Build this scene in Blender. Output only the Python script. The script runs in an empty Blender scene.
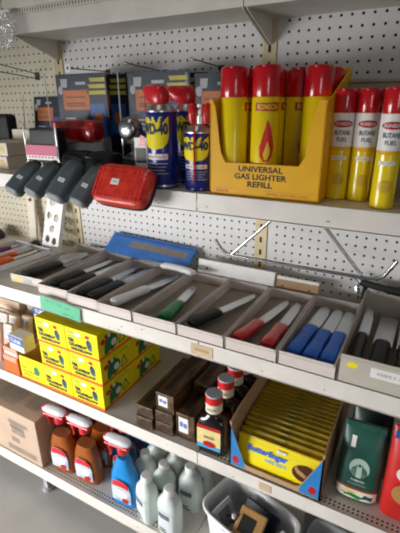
import bpy, bmesh, math, random
from mathutils import Vector, Matrix, Euler
random.seed(7)
SC = bpy.context.scene
COL = SC.collection
PI = math.pi
def R(d): return math.radians(d)

# ------------------------------------------------------------------ materials
def lin(h):
    h = h.lstrip('#')
    out = []
    for i in (0, 2, 4):
        c = int(h[i:i+2], 16)/255
        out.append(c/12.92 if c <= .04045 else ((c+.055)/1.055)**2.4)
    return (*out, 1)
def mat(name, col, rough=.5, metal=0, var=.0, vscale=30, col2=None, bump=0, trans=0, coat=0, spec=.5, stretch=None):
    m = bpy.data.materials.new(name); m.use_nodes = True
    nt = m.node_tree; b = nt.nodes['Principled BSDF']
    c = lin(col)
    b.inputs['Base Color'].default_value = c
    b.inputs['Roughness'].default_value = rough
    b.inputs['Metallic'].default_value = metal
    b.inputs['Transmission Weight'].default_value = trans
    b.inputs['Coat Weight'].default_value = coat
    b.inputs['Specular IOR Level'].default_value = spec
    tc = nt.nodes.new('ShaderNodeTexCoord')
    src = tc.outputs['Object']
    if stretch:
        mp = nt.nodes.new('ShaderNodeMapping'); mp.inputs['Scale'].default_value = stretch
        nt.links.new(src, mp.inputs[0]); src = mp.outputs[0]
    n = nt.nodes.new('ShaderNodeTexNoise'); n.inputs['Scale'].default_value = vscale; n.inputs['Detail'].default_value = 4
    nt.links.new(src, n.inputs['Vector'])
    if var or col2:
        r = nt.nodes.new('ShaderNodeValToRGB')
        if col2: a, z = c, lin(col2)
        else: a = tuple(max(0, x*(1-var)) for x in c[:3])+(1,); z = tuple(min(1, x*(1+var)) for x in c[:3])+(1,)
        r.color_ramp.elements[0].position = .35; r.color_ramp.elements[1].position = .65
        r.color_ramp.elements[0].color = a; r.color_ramp.elements[1].color = z
        nt.links.new(n.outputs['Fac'], r.inputs['Fac']); nt.links.new(r.outputs['Color'], b.inputs['Base Color'])
    if bump:
        bp = nt.nodes.new('ShaderNodeBump'); bp.inputs['Strength'].default_value = bump; bp.inputs['Distance'].default_value = .002
        nt.links.new(n.outputs['Fac'], bp.inputs['Height']); nt.links.new(bp.outputs['Normal'], b.inputs['Normal'])
    return m
def clear(name, tint='ffffff', gloss=.002, bump=0, haze=0.0):
    m = bpy.data.materials.new(name); m.use_nodes = True
    nt = m.node_tree; nt.nodes.clear()
    o = nt.nodes.new('ShaderNodeOutputMaterial'); t = nt.nodes.new('ShaderNodeBsdfTransparent'); g = nt.nodes.new('ShaderNodeBsdfGlossy')
    t.inputs[0].default_value = lin(tint); g.inputs['Roughness'].default_value = .12
    lw = nt.nodes.new('ShaderNodeLayerWeight'); lw.inputs['Blend'].default_value = .12
    ma = nt.nodes.new('ShaderNodeMath'); ma.operation = 'MULTIPLY_ADD'; ma.inputs[1].default_value = .05; ma.inputs[2].default_value = gloss
    ma.use_clamp = True
    nt.links.new(lw.outputs['Fresnel'], ma.inputs[0])
    mx = nt.nodes.new('ShaderNodeMixShader')
    nt.links.new(ma.outputs[0], mx.inputs[0]); nt.links.new(t.outputs[0], mx.inputs[1]); nt.links.new(g.outputs[0], mx.inputs[2])
    last = mx.outputs[0]
    if haze:
        d = nt.nodes.new('ShaderNodeBsdfDiffuse'); d.inputs[0].default_value = lin('e8ecec')
        m2 = nt.nodes.new('ShaderNodeMixShader'); m2.inputs[0].default_value = haze
        nt.links.new(last, m2.inputs[1]); nt.links.new(d.outputs[0], m2.inputs[2]); last = m2.outputs[0]
    if bump:
        tc = nt.nodes.new('ShaderNodeTexCoord'); n = nt.nodes.new('ShaderNodeTexNoise'); n.inputs['Scale'].default_value = 45
        b = nt.nodes.new('ShaderNodeBump'); b.inputs['Strength'].default_value = bump; b.inputs['Distance'].default_value = .01
        nt.links.new(tc.outputs['Object'], n.inputs['Vector']); nt.links.new(n.outputs['Fac'], b.inputs['Height'])
        nt.links.new(b.outputs[0], g.inputs['Normal'])
    nt.links.new(last, o.inputs[0])
    return m
M = dict(
 shelf=mat('cream_enamel', 'd8d2c8', .42, var=.05, vscale=9), lip=mat('cream_lip', 'ded7ce', .4, var=.05, vscale=14),
 peg=mat('pegboard_white', 'd4d2d0', .6, var=.03, vscale=6), pegside=mat('pegboard_cream', 'cfc6ae', .6, var=.04, vscale=6),
 hole=mat('board_core', '3a2e24', .9, var=.2), back=mat('back_panel', '241d17', .9, var=.1),
 upright=mat('upright_tan', 'cdbb93', .5, var=.06), slot=mat('slot_black', '0c0b0a', .8, var=.1), tape=mat('upright_edge', 'd8c68a', .5, var=.06),
 seamy=mat('seam_olive', 'a4902e', .45, var=.1), dirt=mat('scuff', '5c5148', .8, var=.2),
 chrome=mat('chrome', 'b2b3b5', .27, 1, var=.04), steel=mat('blade_steel', 'b4b6b6', .33, 1, var=.08, vscale=40, stretch=(1, .15, 1)), dsteel=mat('dark_wire', '4a4644', .4, .8, var=.1),
 silver=mat('can_silver', 'c2c2c0', .3, .9, var=.03),
 red=mat('cap_red', 'c00f1b', .2, var=.04, coat=.6), dred=mat('label_red', 'b5161a', .45, var=.05), bred=mat('bright_red', 'd31e26', .3, var=.06, coat=.3),
 yel=mat('carton_yellow', 'eaae08', .5, var=.03, spec=.35), cany=mat('can_yellow', 'ecce08', .22, var=.03, coat=.4), byel=mat('bright_yellow', 'f2e010', .6, var=.04, spec=.25), lyel=mat('label_yellow', 'f4df1a', .5, var=.03, spec=.3),
 orange=mat('orange_plastic', 'f0641a', .4, var=.05), flame=mat('flame_red', 'd2261c', .4, var=.04), flamey=mat('flame_yellow', 'f3d21d', .4, var=.04),
 white=mat('label_white', 'ece9e4', .45, var=.03), wplast=mat('white_plastic', 'f2f2f3', .35, var=.03), cap_white=mat('cap_white', 'efefee', .4, var=.03),
 blue=mat('can_blue', '16227e', .3, var=.04, coat=.4), hblue=mat('handle_blue', '1f6ad2', .5, var=.05), pblue=mat('pack_blue', '3b7ccc', .35, var=.1), dkblue=mat('navy_card', '161d34', .45, var=.15), mblue=mat('mid_blue', '2858a0', .45, var=.1), sblue=mat('sky_blue', '3fa0d8', .45, var=.05),
 black=mat('black_plastic', '121214', .42, var=.15), matte=mat('black_matte', '0d0d0f', .6, var=.2), ink=mat('ink_black', '1a1614', .6, var=.1), inkblue=mat('ink_navy', '1b2a55', .6, var=.1),
 grey=mat('housing_grey', '545d61', .42, var=.08, vscale=14), lgrey=mat('light_grey', 'a9abac', .5, var=.06), dgrey=mat('dark_grey', '2b2d30', .5, var=.12),
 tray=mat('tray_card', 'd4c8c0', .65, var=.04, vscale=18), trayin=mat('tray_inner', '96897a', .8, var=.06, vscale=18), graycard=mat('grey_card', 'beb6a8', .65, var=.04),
 kraft=mat('kraft', 'b4936f', .75, var=.06, vscale=20), kraft2=mat('kraft_grey', 'b9a08a', .75, var=.05, vscale=14, bump=.15), kraftd=mat('kraft_print', '6d5a4a', .75, var=.15), tan=mat('tan_card', 'b98a4e', .6, var=.08),
 brownbox=mat('brown_print', '2c1d12', .4, col2='6e5230', vscale=55, coat=.15, stretch=(1, .25, 1)), brownd=mat('brown_dark', '2c1c12', .45, var=.2),
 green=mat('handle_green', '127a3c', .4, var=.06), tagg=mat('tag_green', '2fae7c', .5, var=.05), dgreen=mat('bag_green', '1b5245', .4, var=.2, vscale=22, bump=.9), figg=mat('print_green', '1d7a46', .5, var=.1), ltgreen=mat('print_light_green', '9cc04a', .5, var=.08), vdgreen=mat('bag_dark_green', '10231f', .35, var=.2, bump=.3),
 pink=mat('pink_band', 'c9215f', .45, var=.08), salmon=mat('salmon_print', 'd99b84', .55, var=.12, vscale=40), cream=mat('cream_pack', 'ddd0bd', .55, var=.06), purple=mat('purple_handle', '7a2468', .4, var=.08),
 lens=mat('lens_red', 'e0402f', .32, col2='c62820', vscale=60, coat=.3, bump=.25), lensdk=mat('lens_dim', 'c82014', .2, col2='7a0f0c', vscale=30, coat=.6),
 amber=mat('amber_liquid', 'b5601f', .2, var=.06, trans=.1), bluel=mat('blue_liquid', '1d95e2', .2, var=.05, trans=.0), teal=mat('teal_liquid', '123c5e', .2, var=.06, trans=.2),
 alc=mat('frosted_bottle', 'e2ebe5', .35, var=.03, trans=.12), sauce=mat('sauce_black', '160d0a', .16, var=.2, coat=.5), capcream=mat('cap_cream', 'e6dfc8', .4, var=.04), capgrey=mat('cap_top_grey', 'b4b4bc', .45, var=.08, vscale=90),
 bar=mat('bar_yellow', 'cfae1c', .33, var=.18, vscale=50), barfoil=mat('bar_crimp', '8d7a22', .4, var=.15), choc=mat('chocolate', '4a2412', .35, var=.25, vscale=60),
 floor=mat('floor_concrete', 'c0beba', .55, col2='cecbc7', vscale=5),
 clear=clear('clear_plastic'), crinkle=clear('crinkled_film', gloss=.16, bump=1.0, haze=.16), film=clear('thin_film', gloss=.02, bump=.6), bottleclear=clear('clear_bottle', tint='f4f4f4', gloss=.02), tagclear=clear('tag_holder', gloss=.004, haze=.02),
)
M.update(stripe=mat('stripe_mustard', 'bfae3c', .5, var=.12),
 packc=mat('packet_cream', 'd6c3b2', .55, var=.08, vscale=40), labely=mat('label_straw', 'e6d08c', .45, var=.06),
 seam=clear('painted_glint', gloss=.25, haze=.45),  # hazy white for edge strips, a highlight put into the colour
 grime=mat('window_brown', '8a7f78', .5, var=.1), figd=mat('print_dark_teal', '20495a', .5, var=.1),
 stick=mat('sticker_tan', 'c9b08e', .6, var=.1, vscale=60),
 dustybox=mat('dusty_card', '9a8d7c', .7, var=.08),
 panel=mat('panel_orange', 'bf6a35', .5, var=.12),
 lyel2=mat('soft_yellow', 'dcc070', .5, var=.1),
 sblue2=mat('label_ink_blue', '6b82bd', .5, var=.1),
 mblue2=mat('print_blue', '2a7fc0', .5, var=.06),
 dgrey2=mat('seam_grey', '6d6a5a', .45, var=.1),
 emb=mat('emblem_pale', 'a9bfb4', .5, var=.05),
 rust=mat('rust_band', '8f3f2e', .5, var=.1),
 redbag=mat('bag_red', 'c9231f', .4, var=.08, coat=.1, bump=.2),
 kraftp=mat('carton_ink', '8d7b6c', .8, var=.1),
 kraftq=mat('carton_label', 'a3917f', .8, var=.06),
 shroud=mat('shroud_white', 'd9dbe2', .3, var=.05, coat=.3),
 labelblue=mat('label_pale_blue', 'a9b9d6', .4, col2='dfe3ec', vscale=35),
 lab=mat('label_pale', 'd4dadb', .45, var=.03),
 dgrey3=mat('label_slate', '5b6268', .5, var=.06))
# ------------------------------------------------------------------ mesh helpers
class MB:
    def __init__(s): s.bm = bmesh.new()
    def _merge(s, t, mi=0, mtx=None):
        if mtx is not None: bmesh.ops.transform(t, matrix=mtx, verts=t.verts)
        for f in t.faces: f.material_index = mi
        me = bpy.data.meshes.new('tmp'); t.to_mesh(me); t.free(); s.bm.from_mesh(me); bpy.data.meshes.remove(me)
        return s
    def box(s, x0, x1, y0, y1, z0, z1, bev=0, mi=0, mtx=None, seg=2):
        t = bmesh.new(); bmesh.ops.create_cube(t, size=1)
        for v in t.verts: v.co = Vector(((x0+x1)/2+v.co.x*(x1-x0), (y0+y1)/2+v.co.y*(y1-y0), (z0+z1)/2+v.co.z*(z1-z0)))
        if bev: bmesh.ops.bevel(t, geom=t.edges[:], offset=bev, segments=seg, affect='EDGES', profile=.5)
        return s._merge(t, mi, mtx)
    def lathe(s, prof, n=28, mi=0, mtx=None, mis=None):
        t = bmesh.new(); rings = []
        for r, z in prof:
            rings.append([t.verts.new((max(r, 1e-5)*math.cos(2*PI*i/n), max(r, 1e-5)*math.sin(2*PI*i/n), z)) for i in range(n)])
        for k, (a, b) in enumerate(zip(rings, rings[1:])):
            for i in range(n): t.faces.new((a[i], a[(i+1) % n], b[(i+1) % n], b[i]))
        for ring, top in ((rings[0], False), (rings[-1], True)):
            t.faces.new(ring if top else ring[::-1])
        return s._merge(t, mi, mtx)
    def loft(s, secs, n=32, mi=0, mtx=None):
        # secs: (z, rx, ry, exponent, cx, cy)
        t = bmesh.new(); rings = []
        for z, rx, ry, e, cx, cy in secs:
            ring = []
            for i in range(n):
                a = 2*PI*(i+.5)/n; c, d = math.cos(a), math.sin(a)
                ring.append(t.verts.new((cx+rx*math.copysign(abs(c)**(2/e), c), cy+ry*math.copysign(abs(d)**(2/e), d), z)))
            rings.append(ring)
        for a, b in zip(rings, rings[1:]):
            for i in range(n): t.faces.new((a[i], a[(i+1) % n], b[(i+1) % n], b[i]))
        t.faces.new(rings[0][::-1]); t.faces.new(rings[-1])
        return s._merge(t, mi, mtx)
    def prism(s, poly, d0, d1, fn=None, mi=0, mtx=None, bev=0):
        # polygon in (u,v), thickness along n from d0 to d1; fn maps (u,v,n) to a point (default u->x, v->z, n-> -y)
        t = bmesh.new()
        f = fn or (lambda u, v, n: Vector((u, -n, v)))
        a = [t.verts.new(f(u, v, d0)) for u, v in poly]; b = [t.verts.new(f(u, v, d1)) for u, v in poly]
        t.faces.new(a); t.faces.new(b[::-1])
        k = len(poly)
        for i in range(k): t.faces.new((a[i], b[i], b[(i+1) % k], a[(i+1) % k]))
        bmesh.ops.recalc_face_normals(t, faces=t.faces[:])
        if bev: bmesh.ops.bevel(t, geom=t.edges[:], offset=bev, segments=2, affect='EDGES', profile=.5)
        return s._merge(t, mi, mtx)
    def tube(s, pts, r, n=8, mi=0, mtx=None):
        t = bmesh.new(); pts = [Vector(p) for p in pts]; rings = []
        up = None
        for i, p in enumerate(pts):
            d = (pts[min(i+1, len(pts)-1)]-pts[max(i-1, 0)]).normalized()
            if up is None: up = d.orthogonal().normalized()
            x = (up-d*up.dot(d)).normalized(); y = d.cross(x); up = x
            rr = r[i] if isinstance(r, (list, tuple)) else r
            rings.append([t.verts.new(p+(x*math.cos(2*PI*k/n)+y*math.sin(2*PI*k/n))*rr) for k in range(n)])
        for a, b in zip(rings, rings[1:]):
            for i in range(n): t.faces.new((a[i], a[(i+1) % n], b[(i+1) % n], b[i]))
        t.faces.new(rings[0][::-1]); t.faces.new(rings[-1])
        return s._merge(t, mi, mtx)
    def patch(s, poly, fn, rings=1, mi=0):
        # star-shaped printed patch: poly in (u,v), fn maps (u,v) to a point
        t = bmesh.new(); cu = sum(p[0] for p in poly)/len(poly); cv = sum(p[1] for p in poly)/len(poly)
        c = t.verts.new(fn(cu, cv)); prev = None; k = len(poly)
        for j in range(1, rings+1):
            f = j/rings; ring = [t.verts.new(fn(cu+(u-cu)*f, cv+(v-cv)*f)) for u, v in poly]
            for i in range(k):
                if prev is None: t.faces.new((c, ring[i], ring[(i+1) % k]))
                else: t.faces.new((prev[i], ring[i], ring[(i+1) % k], prev[(i+1) % k]))
            prev = ring
        return s._merge(t, mi)
    def rect(s, u0, u1, v0, v1, fn, nu=1, nv=1, mi=0):
        t = bmesh.new()
        g = [[t.verts.new(fn(u0+(u1-u0)*i/nu, v0+(v1-v0)*j/nv)) for i in range(nu+1)] for j in range(nv+1)]
        for j in range(nv):
            for i in range(nu): t.faces.new((g[j][i], g[j][i+1], g[j+1][i+1], g[j+1][i]))
        return s._merge(t, mi)
    def build(s, name, mats, parent=None, smooth=False):
        me = bpy.data.meshes.new(name); s.bm.to_mesh(me); s.bm.free()
        if not isinstance(mats, (list, tuple)): mats = [mats]
        for m in mats: me.materials.append(M[m] if isinstance(m, str) else m)
        if smooth:
            for p in me.polygons: p.use_smooth = True
            try: me.set_sharp_from_angle(angle=R(38))
            except Exception: pass
        o = bpy.data.objects.new(name, me); COL.objects.link(o); o.parent = parent
        return o
def thing(name, label, cat, loc=(0, 0, 0), rot=0, group=None):
    o = bpy.data.objects.new(name, None); COL.objects.link(o); o.empty_display_size = .02
    o.location = loc; o.rotation_euler = rot if isinstance(rot, (tuple, list)) else (0, 0, rot)
    return tag(o, label, cat, group)
def tag(o, label, cat, group=None):
    o['label'] = label; o['category'] = cat
    if group: o['group'] = group
    return o
def struct(o): o['kind'] = 'structure'; return o
def dup(root, loc=None, rot=None, label=None, group=None):
    r = root.copy(); COL.objects.link(r)
    if loc is not None: r.location = loc
    if rot is not None: r.rotation_euler = rot if isinstance(rot, (tuple, list)) else (0, 0, rot)
    if label: r['label'] = label
    if group: r['group'] = group
    for ch in list(root.children):
        c = ch.copy(); COL.objects.link(c); c.parent = r
        for g in list(ch.children):
            d = g.copy(); COL.objects.link(d); d.parent = c
    return r
def kids(o): return list(o.children)
# printed surfaces: plane and cylinder maps, (u,v) -> point, lifted a hair off the surface
def plane(o, right, up, lift=.0004):
    o = Vector(o); r = Vector(right).normalized(); u = Vector(up).normalized(); n = r.cross(u)
    return lambda a, b, c=0: o+r*a+u*b+n*(lift+c)
def front(x, y, z, lift=.0004): return plane((x, y, z), (1, 0, 0), (0, 0, 1), lift)
def right(x, y, z, lift=.0004): return plane((x, y, z), (0, 1, 0), (0, 0, 1), lift)
def top(x, y, z, lift=.0004): return plane((x, y, z), (1, 0, 0), (0, 1, 0), lift)
def cyl(r, z0, a0=0, lift=.0005, cx=0, cy=0):
    return lambda a, b, c=0: Vector((cx+(r+lift+c)*math.sin(a0+a/r), cy-(r+lift+c)*math.cos(a0+a/r), z0+b))
def text(s, m, parent, fn, w, h, u=0, v=0, bold=.02, name='lettering', cuts=0):
    cu = bpy.data.curves.new('txt', 'FONT'); cu.body = s; cu.align_x = 'CENTER'; cu.offset = bold; cu.resolution_u = 3; cu.space_line = .95
    ob = bpy.data.objects.new('txt', cu); COL.objects.link(ob)
    dg = bpy.context.evaluated_depsgraph_get(); dg.update()
    me = bpy.data.meshes.new_from_object(ob.evaluated_get(dg))
    bpy.data.objects.remove(ob); bpy.data.curves.remove(cu)
    xs = [p.co.x for p in me.vertices]; ys = [p.co.y for p in me.vertices]
    x0, x1, y0, y1 = min(xs), max(xs), min(ys), max(ys)
    for p in me.vertices:
        p.co = fn(u+((p.co.x-x0)/(x1-x0)-.5)*w, v+((p.co.y-y0)/(y1-y0)-.5)*h)
    me.materials.clear(); me.materials.append(M[m])
    o = bpy.data.objects.new(name, me); COL.objects.link(o); o.parent = parent
    return o
def circ(cu, cv, ru, rv=None, n=20, a0=0): 
    rv = ru if rv is None else rv
    return [(cu+ru*math.cos(a0+2*PI*i/n), cv+rv*math.sin(a0+2*PI*i/n)) for i in range(n)]
def price_sticker(parent, fn, u, v, w=.014, h=.011):
    s = MB().rect(u-w/2, u+w/2, v-h/2, v+h/2, fn).build('price_sticker', 'white', parent); s['label'] = 'white price sticker'
    f2 = lambda a, b, c=0: fn(a, b, .0003)
    text('lll', 'lgrey', s, f2, w*.5, h*.35, u, v, name='print')
    return s

# ------------------------------------------------------------------ shelving
ZA, ZB, ZC, ZD, ZF = -.372, -.735, -1.075, -1.375, -1.50
FA, FC, FD = -.405, -.418, -.482
JL, JR = -.058, .7105          # upright centres
PITCH = .0254
def perforated(name, x0, x1, z0, z1, hx, hz, m, parent=None, p=PITCH, r=.0035, depth=.004, fn=None, nseg=8, mh='hole'):
    """a board in (u,v) with real round holes on a grid through (hx,hz)"""
    fn = fn or (lambda u, v, d: (u, d, v))
    V, F, MI = [], [], []
    def add(u, v, d): V.append(fn(u, v, d)); return len(V)-1
    i0 = math.ceil((x0+p/2-hx)/p-1e-6); i1 = math.floor((x1-p/2-hx)/p+1e-6)
    j0 = math.ceil((z0+p/2-hz)/p-1e-6); j1 = math.floor((z1-p/2-hz)/p+1e-6)
    for i in range(i0, i1+1):
        for j in range(j0, j1+1):
            cx, cz = hx+i*p, hz+j*p; o, a, b = [], [], []
            for k in range(8):
                t = PI/4*k; c, s = math.cos(t), math.sin(t); q = max(abs(c), abs(s))
                o.append(add(cx+p/2*c/q, cz+p/2*s/q, 0)); a.append(add(cx+r*c, cz+r*s, 0)); b.append(add(cx+r*c, cz+r*s, depth))
            for k in range(8):
                l = (k+1) % 8
                F.append((o[k], o[l], a[l], a[k])); MI.append(0); F.append((a[k], a[l], b[l], b[k])); MI.append(1)
    gx0, gx1, gz0, gz1 = hx+(i0-.5)*p, hx+(i1+.5)*p, hz+(j0-.5)*p, hz+(j1+.5)*p
    for (a, b, c, d) in ((x0, gx0, z0, z1), (gx1, x1, z0, z1), (gx0, gx1, z0, gz0), (gx0, gx1, gz1, z1)):
        if b-a > 1e-5 and d-c > 1e-5: F.append((add(a, c, 0), add(b, c, 0), add(b, d, 0), add(a, d, 0))); MI.append(0)
    me = bpy.data.meshes.new(name); me.from_pydata(V, [], F); me.materials.append(M[m]); me.materials.append(M[mh])
    for q, mi in zip(me.polygons, MI): q.material_index = mi
    o = bpy.data.objects.new(name, me); COL.objects.link(o); o.parent = parent
    return o
gon = thing('shelving_unit', 'cream store shelving frame with white pegboard back and slotted uprights', 'shelving unit', (0, 0, ZF))
def g(o): 
    o.location.z -= ZF; return o
for (x0, x1, hx, m) in ((-.90, -.0765, 0, 'pegside'), (-.0395, .6985, 0, 'peg'), (.7225, 1.62, .7594, 'peg')):
    g(perforated('pegboard_panel', x0, x1, ZA-.03, .30, hx, 0, m, gon))
    g(perforated('pegboard_panel', x0, x1, ZF+.10, ZA-.03, hx, -.541, m, gon))
g(MB().box(-.92, 1.64, .012, .03, ZF+.02, .32).build('back_panel', 'back', gon))
for xc in (JL, JR):
    u = MB().box(xc-.019, xc+.019, -.004, .011, ZF, .30, .001)
    for k in range(44):
        z = .02-k*.0405+(.006 if xc < 0 else 0)
        u.box(xc-.0035, xc+.0035, -.0046, -.003, z-.009, z+.009, mi=1)
    u.box(xc-.019, xc-.0155, -.0047, -.0035, ZF+.05, .29, mi=2)
    g(u.build('upright', ['upright', 'slot', 'tape'], gon))
    g(MB().box(xc-.02, xc+.02, -.40, .02, ZF+.055, ZF+.115, .002).box(xc-.016, xc+.016, -.36, -.33, ZF, ZF+.06, .003).lathe([(.02, ZF), (.02, ZF+.012), (.008, ZF+.014)], 16, mtx=Matrix.Translation((xc, -.345, 0))).build('base_foot', 'shelf', gon))
g(MB().box(.094, .114, -.466, -.446, ZF+.012, ZD-.055, .002).lathe([(.02, ZF), (.02, ZF+.012), (.007, ZF+.016)], 16, mtx=Matrix.Translation((.104, -.456, 0))).build('base_foot', 'lgrey', gon))

secs = ((-.82, -.0585, 'left'), (-.0575, .7095, 'centre'), (.7115, 1.55, 'right'))
where = {'left': 'left of the upright', 'centre': 'between the two uprights', 'right': 'right of the slotted upright'}
def shelf(z, yf, side, x0, x1, hgt, what, perf=0, thick=.018):
    t = thing('shelf', f'cream metal shelf section {where[side]}, {what}', 'shelf', (0, 0, z))
    yb = -.006
    fr = yf+.0025
    if perf:
        w = perf*.0105
        perforated('perforated_strip', x0+.004, x1-.004, fr+.006, fr+.006+w, x0+.012, fr+.012, 'shelf', t, p=.0105, r=.0029, depth=.002, fn=lambda a, b, d: (a, b, -d))
        MB().box(x0, x1, fr, fr+.0062, -.006, 0).box(x0, x1, fr, fr+w+.01, -.012, -.008, mi=1).build('edge_fold', ['shelf', 'back'], t)
        MB().box(x0, x1, fr+.006+w, yb, -thick, 0).build('deck', 'shelf', t)
    else:
        MB().box(x0, x1, fr, yb, -thick, 0, .001).build('deck', 'shelf', t)
    m = MB().box(x0, x1, yf, yf+.0025, -hgt, .001, .0008)
    m.box(x0, x1, yf, yf+.012, -hgt, -hgt+.0025)
    for k in range(7):
        xx = random.uniform(x0, x1); zz = random.uniform(-hgt*.8, -.008); w = random.uniform(.001, .004)
        m.box(xx-w, xx+w, yf-.0002, yf+.0005, zz-.001, zz+.001, mi=1)
    m.build('front_lip', ['lip', 'dirt'], t)
    for xx in (x0+.004, x1-.004):
        MB().prism([(yb, -thick), (yf+.06, -thick), (yf+.06, -thick-.012), (yb, -.05)], xx-.0012, xx+.0012, fn=lambda u, v, n: Vector((n, u, v))).build('bracket', 'shelf', t)
    return t
for x0, x1, s in secs:
    shelf(ZA, FA, s, x0, x1, .040, 'upper level holding cans and lamps')
    shelf(ZB, FA, s, x0, x1, .044, 'middle level holding knife trays')
    shelf(ZC, FC, s, x0, x1, .042, 'lower level holding yellow cartons and sweets', perf=3 if s == 'right' else 0)
    shelf(ZD, FD, s, x0, x1, .048, 'bottom level holding bottles near the floor', perf=3)
# canopy shelf overhead
for x0, x1, s in secs[1:]:
    t = thing('overhead_shelf', f'cream overhead shelf {where[s]}, seen from below with a slotted lip', 'shelf', (0, 0, .006))
    MB().box(x0, x1, -.178, -.006, 0, .012, .001).build('deck', 'shelf', t)
    m = MB().box(x0, x1, -.182, -.178, 0, .05, .001).box(x0, x1, -.192, -.178, .05, .062, .001).box(x0, x1, -.20, -.178, .062, .17, .002)
    n = int((x1-x0)/.011)
    for k in range(n): m.box(x0+.006+k*.011, x0+.0095+k*.011, -.1925, -.1915, .052, .060, mi=1)
    m.build('front_lip', ['lip', 'dirt'], t)
    for xx in ((x0+.005, x1-.004) if s == 'centre' else (x0+.004,)):
        MB().prism([(-.006, 0), (-.176, 0), (-.172, -.004), (-.012, -.058), (-.006, -.058)], xx-.0015, xx+.0015, fn=lambda u, v, q: Vector((q, u, v))).build('bracket', 'shelf', t)
fl = MB().box(-4, 4, -4.5, 1.2, ZF-.05, ZF).build('floor', 'floor'); struct(fl)

# price tags and stickers on the lips
t = thing('price_tag', 'green handwritten price card in a clear holder on the knife shelf edge', 'price tag', (.248, FA-.004, -.741), (R(-4), R(3), 0))
c = MB().box(-.080, .080, -.0016, 0, -.032, .010).build('card', 'tagg', t)
f = front(0, -.0017, 0)
m = MB()
for (u, v, w) in ((-.05, .002, .016), (-.03, .001, .01), (0, -.001, .016), (.03, -.003, .02), (.025, -.022, .02), (.05, -.023, .01)):
    m.rect(u-w/2, u+w/2, v-.003, v+.0005, f)
m.build('handwriting', 'figg', c)
MB().box(-.086, .086, -.0032, -.0020, -.037, .016, .0005).box(-.086, .086, -.0035, .003, .011, .016).build('holder', 'tagclear', t)
o = MB().box(-.03, .03, -.001, 0, -.015, .015).rect(-.02, .02, -.003, .004, front(0, -.0012, 0), mi=1).build('shelf_sticker', ['tan', 'kraft']); o.location = (.72, FA-.0006, -.757)
o.data.materials[0] = M['stick']
tag(o, 'tan paper sticker over the shelf joint below the knife trays', 'sticker')
o = MB().box(-.016, .016, -.001, 0, -.011, .011).build('shelf_sticker', 'stick'); o.location = (.905, FC-.0006, ZC-.02)
tag(o, 'small pinkish sticker on the shelf edge under the sweets', 'sticker')

# ------------------------------------------------------------------ upper shelf: gas refill display
t = thing('refill_display', 'yellow cutaway display carton holding red capped gas cans', 'display carton', (.735, FA+.014, ZA+.0006), R(1.0))
W, DP, H = .228, .205, .245
th = .003
poly = [(0, 0), (W, 0), (W, .18), (.214, .182), (.203, .145), (.196, .085), (.185, .066), (.035, .066), (.024, .085), (.012, .17), (.006, .183), (0, .186)]
b = MB().prism(poly, -th, 0)
sl = [(0, 0), (DP, 0), (DP, H), (.03, .185), (0, .178)]
b.prism(sl, W-th, W, fn=lambda u, v, n: Vector((n, u, v)))
b.prism(sl, 0, th, fn=lambda u, v, n: Vector((n, u, v)))
b.box(0, W, DP-th, DP, 0, H); b.box(0, W, 0, DP, 0, th)
c = b.build('carton', 'yel', t)
f = front(0, 0, 0)
text('UNIVERSAL', 'ink', c, f, .092, .0115, .110, .056, .03); text('GAS LIGHTER', 'ink', c, f, .108, .0115, .110, .041, .03); text('REFILL', 'ink', c, f, .052, .0115, .110, .026, .03)
text('300ML', 'dred', c, f, .03, .005, .03, .009, 0); text('300ML (10.14FL.OZ)', 'dred', c, f, .082, .005, .165, .009, 0)
m = MB().rect(.008, .22, .0145, .0152, f).build('rule_line', 'tan', c)
def refill_can():
    t = thing('gas_can', '', 'gas can')
    r = .0275
    b = MB().lathe([(r-.002, 0), (r, .002), (r, .182), (r-.0015, .185)]).build('body', 'cany', t, True)
    cp = MB().lathe([(r, .1845), (r+.0004, .186), (r+.0002, .234), (r-.002, .2385), (r-.005, .240), (0, .240)]).build('cap', 'red', t, True)
    q = cyl(r, 0, R(10))
    l = MB().rect(-.025, .025, .158, .176, q, 8, 1).build('logo_panel', 'dred', b)
    q2 = cyl(r, 0, R(10), .0012)
    l2 = MB()
    for a0, a1, z0, z1 in ((-.024, .024, .1745, .1754), (-.024, .024, .1586, .1595)): l2.rect(a0, a1, z0, z1, q2, 8, 1)
    l2.build('logo_border', 'lyel', b)
    text('RONSON', 'lyel', b, q2, .04, .0095, 0, .167, .02)
    fl = [(u*1.2, .066+(v-.064)*1.35) for u, v in [(0, .123), (.006, .112), (.010, .098), (.0125, .084), (.010, .072), (.004, .064), (-.004, .064), (-.010, .072), (-.0115, .084), (-.008, .094), (-.006, .102), (-.003, .110)]]
    MB().patch(fl, q, 3).build('flame_print', 'flame', b)
    MB().patch([(.002, .105), (.007, .090), (.007, .08), (.002, .070), (-.003, .070), (-.006, .08), (-.002, .092)], q2, 2).build('flame_core', 'flamey', b)
    return t
proto = refill_can()
x0, y0 = .735, FA+.014
cl = {0: ('leftmost can in the front row', .036), 1: ('second can of the front row showing the flame', .108)}
spots = [(.771, y0+.036, 'red capped yellow gas can, front left in the yellow carton'), (.838, y0+.036, 'red capped yellow gas can with flame facing out, middle front of yellow carton'),
         (.876, y0+.131, 'red capped gas can behind the cutaway gap at the right of the carton')]
spots += [(.771, y0+.097, 'gas can standing directly behind the front left can in the carton'), (.819, y0+.128, 'gas can standing behind the gap of the two front cans'),
          (.771, y0+.158, 'gas can in the back left corner of the yellow carton'), (.921, y0+.097, 'gas can at the right wall of the yellow carton, half hidden by the panel'), (.926, y0+.165, 'gas can by the high back corner of the yellow carton')]
for i, (x, y, lb) in enumerate(spots):
    o = proto if i == 0 else dup(proto)
    o.location = (x, y+.001, ZA+.0042); o.rotation_euler = (0, 0, R((115, 18, 40, 60, 100, 10, 75, 30)[i])); o['label'] = lb; o['group'] = 'gas cans in the yellow carton'

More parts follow.
